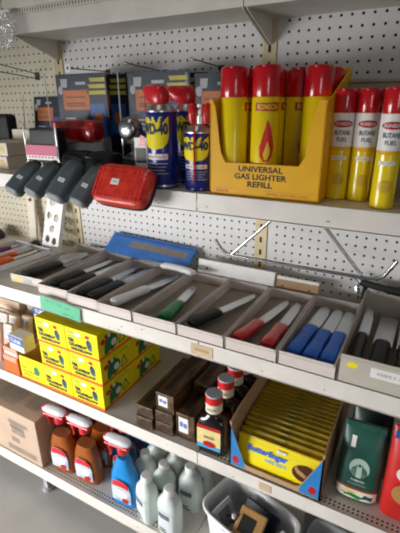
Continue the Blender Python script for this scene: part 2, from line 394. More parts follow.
# butane fuel cans on the right
def butane():
    t = thing('butane_can', '', 'gas can')
    r = .0202
    b = MB().lathe([(r-.0015, 0), (r, .0015), (r, .110), (r, .158), (r-.001, .160)]).build('body', 'cany', t, True)
    w = MB().lathe([(r+.0003, .100), (r+.0004, .1005), (r+.0004, .1585), (r, .159)]).build('label_band', 'white', b, True)
    MB().lathe([(r-.0005, .1595), (r, .161), (r-.0002, .194), (r-.002, .199), (r-.004, .2005), (.0, .2005)]).build('cap', 'red', t, True)
    q = cyl(r, 0, R(8), .0007); q2 = cyl(r, 0, R(8), .0012)
    MB().patch(circ(0, .1405, .0185, .0065), q, 4).build('logo_oval', 'dred', b)
    text('RONSON', 'white', b, q2, .027, .0055, 0, .1405, .015)
    text('BUTANE', 'inkblue', b, q2, .028, .0085, 0, .125, .01); text('FUEL', 'inkblue', b, q2, .018, .0075, 0, .113, .01)
    MB().rect(-.02, .02, .093, .0995, q, 10).build('orange_band', 'yel', b)
    MB().rect(-.016, .013, .076, .083, q, 8).build('small_label', 'white', b)
    text('FUEL', 'lgrey', b, q2, .02, .003, -.001, .0795, 0)
    MB().patch(circ(0, .04, .012, .011), q, 4).build('print_mark', 'bar', b)
    return t
proto = butane()
for i, (x, y, a, lb) in enumerate(((.979, -.318, 4, 'yellow and white butane can beside the yellow carton'), (1.0205, -.316, 10, 'yellow and white butane can, second along from the yellow carton'),
      (1.069, -.362, 0, 'butane can standing farthest forward at the shelf edge'), (1.062, -.300, 30, 'butane can half hidden behind the forward standing one'), (1.118, -.335, 20, 'butane can at the right end, cut by the picture edge'),
      (.988, -.266, 40, 'butane can in the second row beside the yellow carton'), (1.034, -.262, 70, 'butane can in the second row behind two others'))):
    o = proto if i == 0 else dup(proto)
    o.location = (x, y, ZA+.0006); o.rotation_euler = (0, 0, R(a)); o['label'] = lb; o['group'] = 'butane cans'
t = thing('carton', 'plain grey brown carton behind the butane cans', 'carton', (1.06, -.16, ZA+.0006), 0)
MB().box(-.105, .12, -.05, .06, 0, .213, .002).build('body', 'graycard', t); kids(t)[0].data.materials[0] = M['dustybox']
MB().box(-.107, .122, -.052, .062, .2135, .221, .002).build('lid', 'dustybox', t)

# spray lubricant cans
def lube(r, h, txt_a, big):
    t = thing('spray_can', '', 'spray can')
    b = MB().lathe([(r-.002, 0), (r, .002), (r, .006), (r-.001, .008), (r, .010), (r, h), (r-.001, h+.002)]).build('body', 'blue', t, True)
    MB().lathe([(r+.001, h+.0015), (r+.001, h+.004), (r-.003, h+.006), (r*.72, h+.015), (r*.5, h+.019), (r*.46, h+.019)]).build('dome', 'silver', t, True)
    q = cyl(r, 0, R(txt_a)); q2 = cyl(r, 0, R(txt_a), .0011); q3 = cyl(r, 0, R(txt_a), .0016)
    s = h/.16
    k = r/.0335
    sh = [(-.034*k, h*.95), (.034*k, h*.95), (.034*k, h*.72), (.030*k, h*.62), (.020*k, h*.555), (0, h*.53), (-.020*k, h*.555), (-.030*k, h*.62), (-.034*k, h*.72)]
    MB().patch([p for a, c in zip(sh, sh[1:]+sh[:1]) for p in [(a[0]+(c[0]-a[0])*i/4, a[1]+(c[1]-a[1])*i/4) for i in range(4)]], q, 6).build('yellow_shield', 'lyel', b)
    text('WD-40', 'inkblue', b, q3, .064*k, .024*s, 0, h*.80, .045)
    MB().rect(-.022*k, .030*k, h*.40, h*.475, q, 8).build('white_strip', 'white', b)
    text('MULTI-USE', 'dred', b, q3, .042*k, h*.035, .004*k, h*.437, .005)
    m = MB()
    for j, (a, c) in enumerate(((-.02, .03), (-.02, .026), (-.02, .022), (-.018, .03))): m.rect(a*k, c*k, h*(.34-j*.045), h*(.353-j*.045), q, 8)
    m.build('fine_print', 'lgrey', b)
    MB().lathe([(r+.0004, .004), (r+.0006, .005), (r+.0006, h*.05), (r+.0004, h*.055)]).build('foot_rim', 'silver', t, True) if big else None
    return t
def straw_cap(t, h):
    c = MB().loft([(h+.017, .016, .016, 2, 0, 0), (h+.022, .026, .019, 2.3, -.009, 0), (h+.034, .033, .020, 2.6, -.014, 0), (h+.046, .036, .019, 2.6, -.020, 0), (h+.053, .033, .016, 2.4, -.022, 0), (h+.056, .022, .009, 2.2, -.022, 0)], 28).build('straw_cap', 'bred', t, True)
    MB().box(-.059, -.052, -.005, .005, h+.040, h+.052, .002).build('nozzle', 'bred', c)
    MB().tube([(-.052, -.006, h+.044), (-.052, -.006, h+.02), (-.046, -.007, h-.05)], .0016).build('straw', 'red', t)
h1 = .160
can = lube(.0335, h1, 22, True); straw_cap(can, h1); can.location = (.604, -.368, ZA+.0006); can.rotation_euler = (0, 0, R(-21))
can['label'] = 'tall blue spray can with red straw cap near the red lens'; can['group'] = 'blue spray cans'
can2 = dup(can, (.620, -.280, ZA+.0006), R(10), 'tall blue spray can in shadow behind the front tall one', 'blue spray cans')
h2 = .118
sm = lube(.0335, h2, 0, False); sm.location = (.690, -.352, ZA+.0006); sm.rotation_euler = (0, 0, R(4))
sm['label'] = 'short blue spray can with metal nozzle beside the yellow carton'; sm['group'] = 'blue spray cans'
c = MB().lathe([(.009, h2+.018), (.009, h2+.035), (.006, h2+.037), (.0055, h2+.05), (.008, h2+.052), (.008, h2+.058), (0, h2+.0585)], 16, mtx=Matrix.Translation((.004, -.004, 0))).build('spray_head', 'silver', sm, True)
for xx, rr in ((-.014, 1), (.019, -1)):
    MB().loft([(h2+.02, .008, .012, 2.4, xx, 0), (h2+.035, .0095, .016, 2.4, xx, 0), (h2+.052, .009, .015, 2.4, xx, 0), (h2+.06, .005, .009, 2.2, xx, 0)], 20).build('actuator_wing', 'bred', sm, True)
MB().tube([(.004, -.014, h2+.05), (.004, -.034, h2+.03), (.004, -.0365, h2-.02), (.004, -.0365, .02)], .0019).build('straw', 'red', sm)

# red lens lying over the shelf edge
ang = R(-28)
t = thing('trailer_lamp', 'red ribbed lamp lens with price sticker hanging over the shelf edge', 'lamp', (.545, -.4335, -.3685), (R(-33), R(2), R(1)))
hw, hh = .076, .048
base = MB().prism([(u, v) for u, v in [( hw*math.copysign(abs(math.cos(2*PI*i/40))**.38, math.cos(2*PI*i/40)), hh*math.copysign(abs(math.sin(2*PI*i/40))**.42, math.sin(2*PI*i/40))) for i in range(40)]], -.006, .004, bev=.001).build('base', 'matte', t)
def lens_ring(s, d): return [Vector((hw*s*math.copysign(abs(math.cos(2*PI*i/48))**.42, math.cos(2*PI*i/48)), -d, hh*s*math.copysign(abs(math.sin(2*PI*i/48))**.45, math.sin(2*PI*i/48)))) for i in range(48)]
def shell(levels, name, m, parent, smooth=True):
    b = bmesh.new(); rings = [[b.verts.new(v) for v in lens_ring(s, d)] for s, d in levels]
    for p, q in zip(rings, rings[1:]):
        for i in range(48): b.faces.new((p[i], p[(i+1) % 48], q[(i+1) % 48], q[i]))
    b.faces.new(rings[0][::-1]); b.faces.new(rings[-1]); bmesh.ops.recalc_face_normals(b, faces=b.faces[:])
    me = bpy.data.meshes.new('s'); b.to_mesh(me); b.free(); mb = MB(); mb.bm.from_mesh(me); bpy.data.meshes.remove(me)
    return mb.build(name, m, parent, smooth)
ln = shell([(.985, .004), (.985, .014), (.95, .021), (.86, .0245), (.5, .026)], 'lens', 'lens', t)
m = MB()
for k in range(-3, 4):
    m.box(-.066, .066, -.0262, -.0235, k*.011-.0009, k*.011+.0009)
for k in range(-6, 7): m.box(k*.0105-.0006, k*.0105+.0006, -.0261, -.0235, -.036, .036)
m.build('lens_ribs', 'lens', ln)
price_sticker(t, front(0, -.0264, 0), -.013, .002, .021, .014)
# grey lamp housings over the edge
def housing():
    t = thing('lamp_housing', '', 'lamp housing')
    b = MB().loft([(-.058, .022, .013, 3.2, 0, 0), (-.054, .0255, .017, 3.2, 0, 0), (-.02, .0265, .0185, 3.0, 0, 0), (.02, .0245, .0175, 2.8, 0, 0), (.045, .021, .015, 2.6, 0, 0), (.050, .018, .012, 2.5, 0, 0), (.053, .0155, .010, 2.4, 0, 0)], 32).build('shell', 'grey', t, True)
    MB().loft([(.0525, .013, .008, 2.4, 0, 0), (.060, .014, .009, 2.4, 0, 0), (.063, .012, .008, 2.4, 0, 0)], 20).build('collar', 'dgrey', t, True)
    MB().loft([(-.063, .019, .011, 3, 0, 0), (-.0575, .022, .0135, 3, 0, 0)], 32).build('end_rim', 'lgrey', t, True)
    q = front(0, -.0186, 0)
    price_sticker(t, q, .002, -.012, .017, .011)
    return t
proto = housing()
for i, (x, dz, ty, tx, lb) in enumerate(((.222, .004, 20, -46, 'grey lamp housing at the left end of the overhanging four'), (.293, .006, 20, -46, 'grey lamp housing, second from left over the shelf edge'),
      (.371, .009, 14, -42, 'dark grey lamp housing, third from left, widest of the overhanging four'), (.442, .002, 16, -42, 'grey lamp housing tucked half behind the red lens'))):
    o = proto if i == 0 else dup(proto)
    o.location = (x, -.438, -.372+dz); o.rotation_euler = (R(tx), R(ty), R(2)); o['label'] = lb; o['group'] = 'grey lamp housings over the shelf edge'
    o.scale = ((.98, .95, .86), (.98, .95, .86), (1.10, 1.05, .95), (.95, .95, .9))[i]

# packs standing at the back of the upper shelf
def pack(name, label, loc, rz, w, h, tilt=0, lamp=None, stripes=True):
    t = thing(name, label, 'lamp kit pack', loc, (R(tilt), 0, R(rz)))
    c = MB().box(-w/2, w/2, -.002, 0, 0, h, .0005).build('card', 'dkblue', t)
    f = front(0, -.002, 0)
    m = MB().patch([(-w*.40, h*.86), (-w*.28, h*.86), (-w*.26, h*.95), (-w*.40, h*.95)], f).patch(circ(-w*.42, h*.83, .009, .012), f)
    m.build('brand_mark', 'lgrey', c)
    m = MB().rect(-w*.38, w*.15, h*.62, h*.83, f); m.build('orange_panel', 'panel', c)
    m = MB()
    for r0 in (.66, .685, .75): m.rect(-w*.32, w*.06, h*r0, h*(r0+.012), lambda a, b, q=0: f(a, b, .0003))
    m.build('panel_print', 'kraftd', c)
    if stripes:
        m = MB()
        for k in range(3): m.patch([(w*.17-k*.006+.006, h*(.91-k*.065)), (w*.47, h*(.91-k*.065)), (w*.47, h*(.95-k*.065)), (w*.17-k*.006, h*(.95-k*.065))], f)
        m.build('yellow_stripes', 'stripe', c)
    MB().rect(w*.16, w*.44, h*.35, h*.68, f).rect(-w*.05, w*.15, h*.33, h*.5, f).build('blue_panel', 'mblue', c)
    m = MB()
    for k in range(6): m.rect(-w*.38, -w*.1+random.uniform(-.02, .02), h*(.52-k*.045), h*(.535-k*.045), f)
    m.build('small_print', 'lgrey', c)
    MB().rect(-w*.46, w*.46, h*.03, h*.28, f).build('dark_panel', 'matte', c); MB().patch(circ(w*.30, h*.52, w*.09, h*.07), lambda a, b, q=0: f(a, b, .0004)).build('lamp_picture', 'panel', c); MB().rect(-w*.1, w*.1, h*.885, h*.915, f).build('hang_slot', 'lgrey', c)
    MB().box(-w/2-.002, w/2+.002, -.040, -.0035, .004, h+.001, .003).build('clear_shell', 'clear', t)
    MB().box(-w/2-.003, -w/2-.0005, -.043, -.0395, .004, h+.001, .0006).build('edge_glint', 'seam', t)  # added pale strip painting a bright highlight down the shell's left edge
    return t

p1 = pack('lamp_kit', 'dark clear pack with orange panel leaning at the left end', (-.035, -.115, ZA+.0008), -6, .16, .205, -7, stripes=False)
p2 = pack('lamp_kit', 'large dark blue clear pack with yellow stripes and red lamp inside', (.188, -.165, ZA+.0006), 0, .198, .262)
p3 = pack('lamp_kit', 'same blue pack with yellow stripes standing just behind', (.199, -.085, ZA+.0006), 0, .198, .262)
p4 = pack('lamp_kit', 'dark blue clear pack with chrome lamp behind the tall spray cans', (.462, -.165, ZA+.0006), 0, .198, .258)
p5 = pack('lamp_kit', 'dark blue clear pack between the short spray can and yellow carton', (.655, -.165, ZA+.0006), 0, .16, .248, stripes=False)
p6 = pack('lamp_kit', 'pack standing behind the chrome lamp pack in its shadow', (.47, -.085, ZA+.0006), 0, .198, .256)
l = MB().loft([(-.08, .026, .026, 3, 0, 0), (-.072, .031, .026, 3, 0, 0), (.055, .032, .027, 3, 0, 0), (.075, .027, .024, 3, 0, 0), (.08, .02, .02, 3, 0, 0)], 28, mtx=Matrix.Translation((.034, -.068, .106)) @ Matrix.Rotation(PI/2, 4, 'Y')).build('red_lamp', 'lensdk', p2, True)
MB().box(-.062, .118, -.102, -.041, .066, .142, .008).build('blister', 'clear', p2)
l = MB().lathe([(.02, -.02), (.03, -.016), (.033, 0), (.028, .016), (.02, .022)], 24, mtx=Matrix.Translation((-.05, -.068, .115)) @ Matrix.Rotation(PI/2, 4, 'X')).lathe([(.012, -.04), (.014, 0), (.02, .01)], 20, mtx=Matrix.Translation((-.02, -.066, .09)) @ Matrix.Rotation(PI/2, 4, 'Y')).build('chrome_lamp', 'chrome', p4, True)
# black bundles in front of the packs
def bundle(label, loc, w, d, h, m='matte'):
    t = thing('black_pouch', label, 'pouch', loc)
    MB().loft([(0, w*.46, d*.46, 3, 0, 0), (h*.15, w*.5, d*.5, 3, 0, 0), (h*.7, w*.48, d*.46, 2.8, 0, 0), (h*.95, w*.40, d*.3, 2.6, .004, 0), (h, w*.3, d*.15, 2.4, .006, 0)], 24).build('body', m, t, True)
    MB().tube([(-w*.4, -d*.2, h*.6), (-w*.2, -d*.48, h*.85), (w*.15, -d*.45, h*.8), (w*.4, -d*.25, h*.55)], .004).build('cord', 'black', t, True)
    return t
bundle('black bundle of cord lying below the red lamp pack', (.295, -.312, ZA+.0006), .11, .07, .062)
bundle('black bundle behind the red lens', (.392, -.322, ZA+.0006), .10, .09, .064)
bundle('dark bundle below the chrome lamp pack', (.49, -.30, ZA+.0006), .085, .09, .066, 'black')
t = thing('hang_card', 'small white and dark red card pack beside the tall spray can', 'card pack', (.555, -.378, ZA+.0006), R(6))
c = MB().box(-.019, .013, -.0015, 0, 0, .085).box(-.019, .013, -.0015, 0, .085, .107).build('card', 'white', t)
MB().rect(-.017, .011, .052, .085, front(0, -.0015, 0)).build('dark_panel', 'brownd', c)
MB().patch([(-.008, .088), (.010, .088), (.008, .110), (-.001, .113)], front(0, -.0017, 0)).build('red_panel', 'bred', c)
m = MB()
for k in range(4): m.rect(-.015, .009, .036-k*.007, .039-k*.007, front(0, -.0015, 0))
m.build('print_lines', 'lgrey', c)
MB().box(-.021, .015, -.014, -.0018, .001, .106, .002).build('clear_shell', 'clear', t)
# clear box with a pink band
t = thing('clear_box', 'clear upright box with a black item and pink label band', 'clear box', (.190, -.345, ZA+.0006), R(4))
c = MB().box(-.05, .05, .010, .048, .002, .118, .006).build('black_item', 'matte', t)
f = front(0, -.002, 0)
lb = MB().rect(-.056, .056, .048, .075, f).build('pink_band', 'pink', t)
MB().rect(-.056, .056, .036, .0475, f).build('white_band', 'white', t)
m = MB()
for k in range(8): m.patch(circ(-.045+k*.012, .043, .005, .0025, 10), lambda a, b, q=0: f(a, b, .0004))
m.build('band_pattern', 'pink', lb)
MB().rect(-.05, .0, .002, .028, f).build('paper_slip', 'cream', t)
MB().box(-.058, .058, 0, .05, .001, .132, .0015).build('clear_shell', 'clear', t)
for xx in (-.0585, .0545): MB().box(xx, xx+.004, -.001, .003, .001, .133, .0008).build('edge_glint', 'seam', t)  # pale strips imitate light glinting on the box's upright edges
# left end cartons
def small_carton(label, loc, w, d, h, rz, m='cream', pat=True, group=None):
    t = thing('small_carton', label, 'carton', loc, R(rz), group)
    c = MB().box(-w/2, w/2, 0, d, 0, h, .001).build('body', m, t)
    if pat:
        f = front(0, 0, 0); mb = MB()
        for k in range(3): mb.patch(circ(-w*.32+k*w*.32, h*.5, w*.10, h*.25, 14), f)
        mb.build('yellow_print', 'lyel2', c)
    return t

small_carton('pale carton with yellow marks, lower of two at the far left', (-.022, -.345, ZA+.0006), .13, .10, .037, -3, group='pale cartons at the left end')
small_carton('pale carton with yellow marks, stacked on its twin at left', (-.020, -.343, ZA+.0388), .13, .10, .037, -1, group='pale cartons at the left end')
small_carton('cream carton standing above the yellow marked pair at left', (.022, -.262, ZA+.0006), .095, .05, .108, 0, pat=False)
t = thing('pouch', 'dark pouch with pink band at the far left behind cartons', 'pouch', (-.205, -.19, ZA+.0006), R(-5))
MB().box(-.09, .075, 0, .05, 0, .062, .008).build('pink_band', 'pink', t); MB().box(-.085, .07, .003, .047, .0625, .15, .012).build('body', 'matte', t)
t = thing('plastic_bag', 'crinkled clear plastic bag hanging from the overhead shelf corner', 'plastic bag', (-.038, -.214, -.018))
b = bmesh.new(); rings = []
for j in range(9):
    z = .075-j*.0115; s = .8+.2*math.sin(j*.5)
    rings.append([b.verts.new(((.036*s+.006*math.sin(i*2.3+j*1.7))*math.cos(2*PI*i/20), (.010+.004*math.sin(i*3.1+j))*math.sin(2*PI*i/20), z)) for i in range(20)])
for p, q in zip(rings, rings[1:]):
    for i in range(20): b.faces.new((p[i], q[i], q[(i+1) % 20], p[(i+1) % 20]))
b.faces.new(rings[-1][::-1]); b.faces.new(rings[0])
me = bpy.data.meshes.new('w'); b.to_mesh(me); b.free(); mb = MB(); mb.bm.from_mesh(me); mb.build('bag', 'crinkle', t, True)
MB().box(-.028, .028, -.004, .004, .0755, .083, .002).build('header', 'white', t)
# pegboard hooks
def hook(label, x, z, L, drop=.0, tagit=False):
    t = thing('peg_hook', label, 'hook', (x, 0, z), 0, 'wire hooks on the pegboard')
    MB().tube([(0, .006, 0), (0, -L*.9, drop*.9), (0, -L, drop)], .0016).build('arm', 'dsteel', t, True)
    MB().box(-.008, .008, -.004, 0, -.014, .006, .001).build('back_plate', 'dsteel', t)
    if tagit:
        g_ = MB().box(-.0105, .0105, -L-.002, -L, drop-.011, drop+.011, .0008).build('price_plate', 'white', t)
        MB().patch(circ(0, drop, .004, .005, 12), front(0, -L-.002, 0)).build('plate_mark', 'ink', g_)
    else: MB().lathe([(0, -.004), (.003, -.003), (.0035, 0), (.003, .003), (0, .004)], 10, mtx=Matrix.Translation((0, -L, drop))).build('tip', 'chrome', t, True)
    return t
hook('wire hook with a white price plate above the striped pack', .156, -.0945, .177, 0, True)
hook('wire hook with a bright tip above the chrome lamp pack', .377, -.104, .188, .012)
hook('wire hook with a bright tip left of the yellow carton', .57, -.1, .17, .010)
t = thing('peg_hook', 'long double wire hook standing out empty at the left', 'hook', (-.176, 0, -.09), 0)
MB().tube([(0, .006, 0), (0, -.2, .03)], .0016).tube([(.004, .006, -.016), (.004, -.2, .004)], .0016).tube([(0, -.003, 0), (.004, -.003, -.016)], .0022).build('arm', 'dsteel', t, True)
MB().box(-.008, .012, -.004, 0, -.02, .006, .001).build('back_plate', 'dsteel', t)

# ------------------------------------------------------------------ chrome hanger below the upper shelf
t = thing('hanging_rack', 'chrome triangular hanger rod below the butane cans', 'hanger', (.878, -.2, ZA-.0245))
AP = .0
m = MB().tube([(0, 0, 0), (-.176, 0, -.178)], .0042, 10).build('strut', 'chrome', t, True)
m = MB().tube([(0, 0, 0), (.158, 0, -.176)], .0042, 10).build('strut', 'chrome', t, True)
m = MB().tube([(-.226, 0, -.143), (-.214, 0, -.160), (-.204, 0, -.171), (-.19, 0, -.178), (-.17, 0, -.1805), (0, 0, -.1815), (.17, 0, -.1805), (.192, 0, -.178), (.206, 0, -.168), (.228, 0, -.128)], .0046, 10).build('cross_rod', 'chrome', t, True)
MB().box(-.02, .02, -.012, .012, .003, .0058, .001).build('mount_plate', 'chrome', t)

# ------------------------------------------------------------------ middle shelf: knife trays
def open_tray(name, label, loc, rz, w, d, h, mo='tray', back=None, group='cardboard knife trays', fh=None, sticker=None):
    t = thing(name, label, 'tray', loc, R(rz), group)
    fh = fh or h
    k = .003
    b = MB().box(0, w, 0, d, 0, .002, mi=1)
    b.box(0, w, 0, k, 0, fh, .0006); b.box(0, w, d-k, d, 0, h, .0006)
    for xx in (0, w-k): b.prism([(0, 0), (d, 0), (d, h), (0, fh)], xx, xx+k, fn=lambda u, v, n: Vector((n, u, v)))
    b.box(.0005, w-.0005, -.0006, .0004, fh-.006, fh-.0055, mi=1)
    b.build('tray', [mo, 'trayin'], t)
    # folded corner tab
    MB().box(w-.004, w+.0006, -.0008, .012, .001, fh*.85, .0004).build('corner_tab', mo, t)
    return t
trays = [('cardboard tray with a black gripped knife, leftmost in the row', -.012, -.368, .140, .33, 3, .03), ('cardboard tray of black knives, second in the row', .138, -.388, .124, .33, 1, .031),
 ('cardboard tray of black knives left of the white knife tray', .266, -.396, .118, .32, 0, .032), ('cardboard tray with a white handled knife', .388, -.401, .116, .32, 0, .031),
 ('cardboard tray with a single green handled knife', .509, -.402, .134, .32, 0, .031), ('cardboard tray with a single loose black handled knife', .647, -.402, .128, .32, 0, .031),
 ('cardboard tray with two red handled knives', .779, -.402, .126, .32, 0, .032), ('cardboard tray with three blue handled knives', .909, -.402, .124, .32, 0, .034)]
for lb, x, y, w, d, rz, h in trays: tr = open_tray('knife_tray', lb, (x, y, ZB+.0006), rz, w, d, h)
t9 = open_tray('knife_tray', 'taller grey tray with yellow dot, wide knives inside, at right', (1.038, -.402, ZB+.0006), 0, .175, .335, .07, 'graycard', fh=.066)
f = front(0, 0, 0)
o = MB().patch(circ(.027, .046, .0105, .007, 18), f).build('yellow_dot', 'lyel', t9)
o = MB().rect(.062, .15, .030, .052, f).build('white_label', 'white', t9)
text('KNIFE 5 1/2', 'lgrey', o, lambda a, b, c=0: f(a, b, .0004), .05, .007, .1, .041, .01)
# sticker on the leftmost tray
tr0 = [o for o in COL.objects if o.name.startswith('knife_tray') and o.parent is None][0]
MB().rect(.012, .05, .006, .024, front(0, 0, 0)).build('yellow_sticker', 'lyel2', tr0); MB().rect(.056, .095, .005, .022, front(0, 0, 0)).build('blue_sticker', 'lgrey', tr0)

def knife(label, p0, p1, p2, hm, w=.022, bw=.026, z=-.7265, zb=None, group=None, cleaver=False, hz=.014, wide=1.25):
    """handle p0->p1, blade p1->p2 (shelf coordinates)"""
    p0, p1, p2 = Vector((*p0, 0)), Vector((*p1, 0)), Vector((*p2, 0))
    d = p2-p0; a = math.atan2(d.y, d.x)-PI/2
    L1 = (p1-p0).length; L2 = (p2-p1).length
    tilt = 0 if zb is None else math.atan2(zb-z, d.length)
    t = thing('knife', label, 'knife', (p0.x, p0.y, z), (tilt, 0, a), group)
    # handle along +Y
    h = MB(); w = w*wide; hz = hz*1.6; bw = bw*1.2
    secs = [(0, w*.36, hz*.34), (.006, w*.50, hz*.48), (L1*.25, w*.52, hz*.5), (L1*.55, w*.44, hz*.46), (L1*.85, w*.5, hz*.48), (L1*.97, w*.47, hz*.42), (L1, w*.40, hz*.34)]
    h.loft([(y, rx, ry, 2.8, 0, 0) for y, rx, ry in secs], 20, mtx=Matrix.Translation((0, 0, hz*.5)) @ Matrix.Rotation(-PI/2, 4, 'X'))
    h.build('handle', hm, t, True)
    if cleaver: prof = [(-bw*.5, L1-.002), (bw*.5, L1-.002), (bw*.5, L1+L2*.9), (bw*.3, L1+L2), (-bw*.5, L1+L2)]
    else: prof = [(-bw*.42, L1-.002), (bw*.42, L1-.002), (bw*.5, L1+L2*.1), (bw*.46, L1+L2*.6), (bw*.26, L1+L2*.88), (-bw*.30, L1+L2), (-bw*.40, L1+L2*.7)]
    MB().prism(prof, hz*.42, hz*.42+.0018, fn=lambda u, v, n: Vector((u, v, n))).build('blade', 'steel', t)
    return t
ZK = ZB+.0032
K = [('black handled knife in the leftmost tray', (.035, -.352), (.035, -.205), (.045, -.06), 'matte', .03, .03),
 ('left black handled knife in the second tray', (.172, -.36), (.176, -.235), (.18, -.08), 'matte', .026, .026), ('right black handled knife in the second tray', (.222, -.365), (.228, -.24), (.232, -.08), 'matte', .028, .026),
 ('left black handled knife in the third tray', (.297, -.375), (.300, -.245), (.304, -.085), 'matte', .026, .026), ('right black handled knife in the third tray', (.343, -.378), (.350, -.245), (.352, -.085), 'matte', .028, .026),
 ('white handled knife lying lengthwise in its tray', (.420, -.375), (.446, -.24), (.470, -.092), 'wplast', .026, .03),
 ('green handled paring knife', (.590, -.378), (.566, -.275), (.556, -.145), 'green', .032, .027),
 ('black handled knife lying slantwise alone', (.672, -.375), (.722, -.285), (.748, -.12), 'matte', .025, .025),
 ('left red handled knife', (.800, -.382), (.824, -.275), (.846, -.11), 'bred', .027, .024), ('right red handled knife', (.873, -.378), (.871, -.265), (.876, -.11), 'bred', .027, .024),
 ('leftmost blue handled knife', (.935, -.378), (.932, -.235), (.950, -.095), 'hblue', .028, .030), ('middle blue handled knife', (.973, -.380), (.971, -.245), (.984, -.095), 'hblue', .027, .028), ('rightmost blue handled knife', (1.010, -.378), (1.009, -.24), (1.013, -.095), 'hblue', .027, .028)]
for lb, a, b, c, hm, w, bw in K: knife(lb, a, b, c, hm, w, bw, z=ZK+(.012 if hm in ('matte', 'wplast') else .007), zb=ZK+.001, wide=1.5 if hm == 'matte' else 1.22)
knife('wide black handled knife leaning at the left in the grey tray', (1.062, -.37), (1.060, -.235), (1.060, -.095), 'dgrey', .020, .022, z=ZK+.001, zb=ZK+.02, hz=.018)
knife('wide bladed black handled knife in the middle of the grey tray', (1.106, -.375), (1.106, -.25), (1.108, -.10), 'matte', .030, .034, z=ZK+.001, cleaver=True, hz=.024)
knife('wide bladed black handled knife at the right of the grey tray', (1.158, -.375), (1.156, -.25), (1.156, -.10), 'matte', .030, .034, z=ZK+.001, cleaver=True, hz=.024)
# crumpled film over the knives of the third tray
for (x, y, lb, s) in ((.345, -.225, 'crumpled clear wrapper on the third tray of knives', .03), (.045, -.16, 'clear wrapper over the leftmost knife blade', .045)):
    b = bmesh.new(); bmesh.ops.create_icosphere(b, subdivisions=3, radius=1)
    for v in b.verts:
        n = math.sin(v.co.x*5+v.co.y*3)*math.sin(v.co.y*6+v.co.z*4)*.3+math.sin(v.co.x*11)*.1
        v.co = Vector((v.co.x*s*(1+n), v.co.y*s*1.4*(1+n), max(v.co.z, -.2)*.009*(1+n)+.002))
    me = bpy.data.meshes.new('w'); b.to_mesh(me); b.free(); mb = MB(); mb.bm.from_mesh(me)
    o = mb.build('wrapper', 'crinkle'); o.location = (x, y, ZB+.019); tag(o, lb, 'wrapper')
# blue pack leaning on the pegboard behind the trays
t = thing('blue_pack', 'long blue plastic wrapped pack with brown window leaning on the pegboard', 'pack', (.315, -.078, ZB+.0338), (R(-52), R(2), 0))
c = MB().box(-.175, .175, -.012, .0, 0, .085, .004).build('card', 'pblue', t)
f = front(0, -.012, 0)
MB().rect(-.08, .155, .034, .060, f).build('brown_window', 'grime', c)
MB().rect(-.16, .165, .070, .078, f).build('dark_edge', 'mblue', c)
MB().box(-.20, .19, -.016, -.0125, -.003, .088, .0015).build('film', 'film', t)
t = thing('knife', 'white handled knife resting across the tray backs by the blue pack', 'knife', (.540, -.118, ZB+.0335), (0, 0, R(84)))
h = MB().loft([(0, .006, .006, 2.6, 0, 0), (.008, .012, .009, 2.6, -.004, 0), (.03, .0125, .0095, 2.6, 0, 0), (.07, .011, .009, 2.6, .003, 0), (.105, .012, .0095, 2.6, 0, 0), (.122, .0125, .0095, 2.6, -.004, 0), (.13, .008, .006, 2.4, -.006, 0)], 20, mtx=Matrix.Translation((0, 0, .012)) @ Matrix.Rotation(-PI/2, 4, 'X'))
h.build('handle', 'wplast', t, True)
MB().prism([(-.012, .128), (.010, .128), (.009, .20), (.0, .235), (-.012, .20)], .0105, .012, fn=lambda u, v, n: Vector((u, v, n))).build('blade', 'steel', t)
# cartons behind the trays
t = thing('white_carton', 'white carton lid with small print standing behind the green knife tray', 'carton', (.52, -.074, ZB+.0006), (R(-14), 0, R(-1)))
c = MB().box(0, .262, 0, .012, 0, .072, .001).build('body', 'white', t)
f = front(0, 0, 0); text('STAINLESS', 'ink', c, f, .03, .005, .06, .044, 0); MB().patch([(.028, .041), (.038, .041), (.036, .048), (.031, .049)], f).build('print_mark', 'ink', c)
t = thing('brown_carton', 'brown carton flap standing behind the red knife tray', 'carton', (.787, -.070, ZB+.0006), (R(-12), 0, 0))
c = MB().box(0, .125, 0, .012, 0, .060, .001).build('body', 'kraft', t)
MB().box(0, .125, -.0006, .0126, .054, .0625, .0006).build('white_edge', 'white', t)
for k in (.02, .10): MB().patch(circ(k, .035, .004, .004, 10), front(0, 0, 0)).build('staple_mark', 'kraftd', c)
# black tool with chrome jaws
t = thing('clamp_tool', 'black handled tool with chrome jaws lying behind the grey tray', 'tool', (1.02, -.045, ZB+.082), (0, R(4), R(-3)))
MB().loft([(0, .008, .008, 2.5, 0, 0), (.01, .010, .010, 2.5, 0, 0), (.06, .009, .009, 2.5, 0, 0), (.10, .012, .010, 2.5, 0, 0), (.2, .010, .010, 2.5, 0, 0), (.205, .006, .006, 2.5, 0, 0)], 18, mtx=Matrix.Rotation(PI/2, 4, 'Y')).build('handle', 'matte', t, True)
MB().tube([(.002, 0, 0), (-.012, -.004, .010), (-.026, -.006, .014)], [.006, .005, .003]).tube([(.0, 0, 0), (-.008, -.006, -.016), (-.002, -.01, -.032)], [.006, .005, .003]).tube([(-.012, -.004, -.01), (.01, -.008, -.036)], .003).lathe([(0, -.004), (.006, -.003), (.006, .003), (0, .004)], 12, mtx=Matrix.Translation((-.004, -.01, -.004)) @ Matrix.Rotation(PI/2, 4, 'X')).build('jaws', 'chrome', t, True)
MB().box(.008, .02, -.009, .009, -.046, -.011, .003).build('hinge_block', 'matte', t)
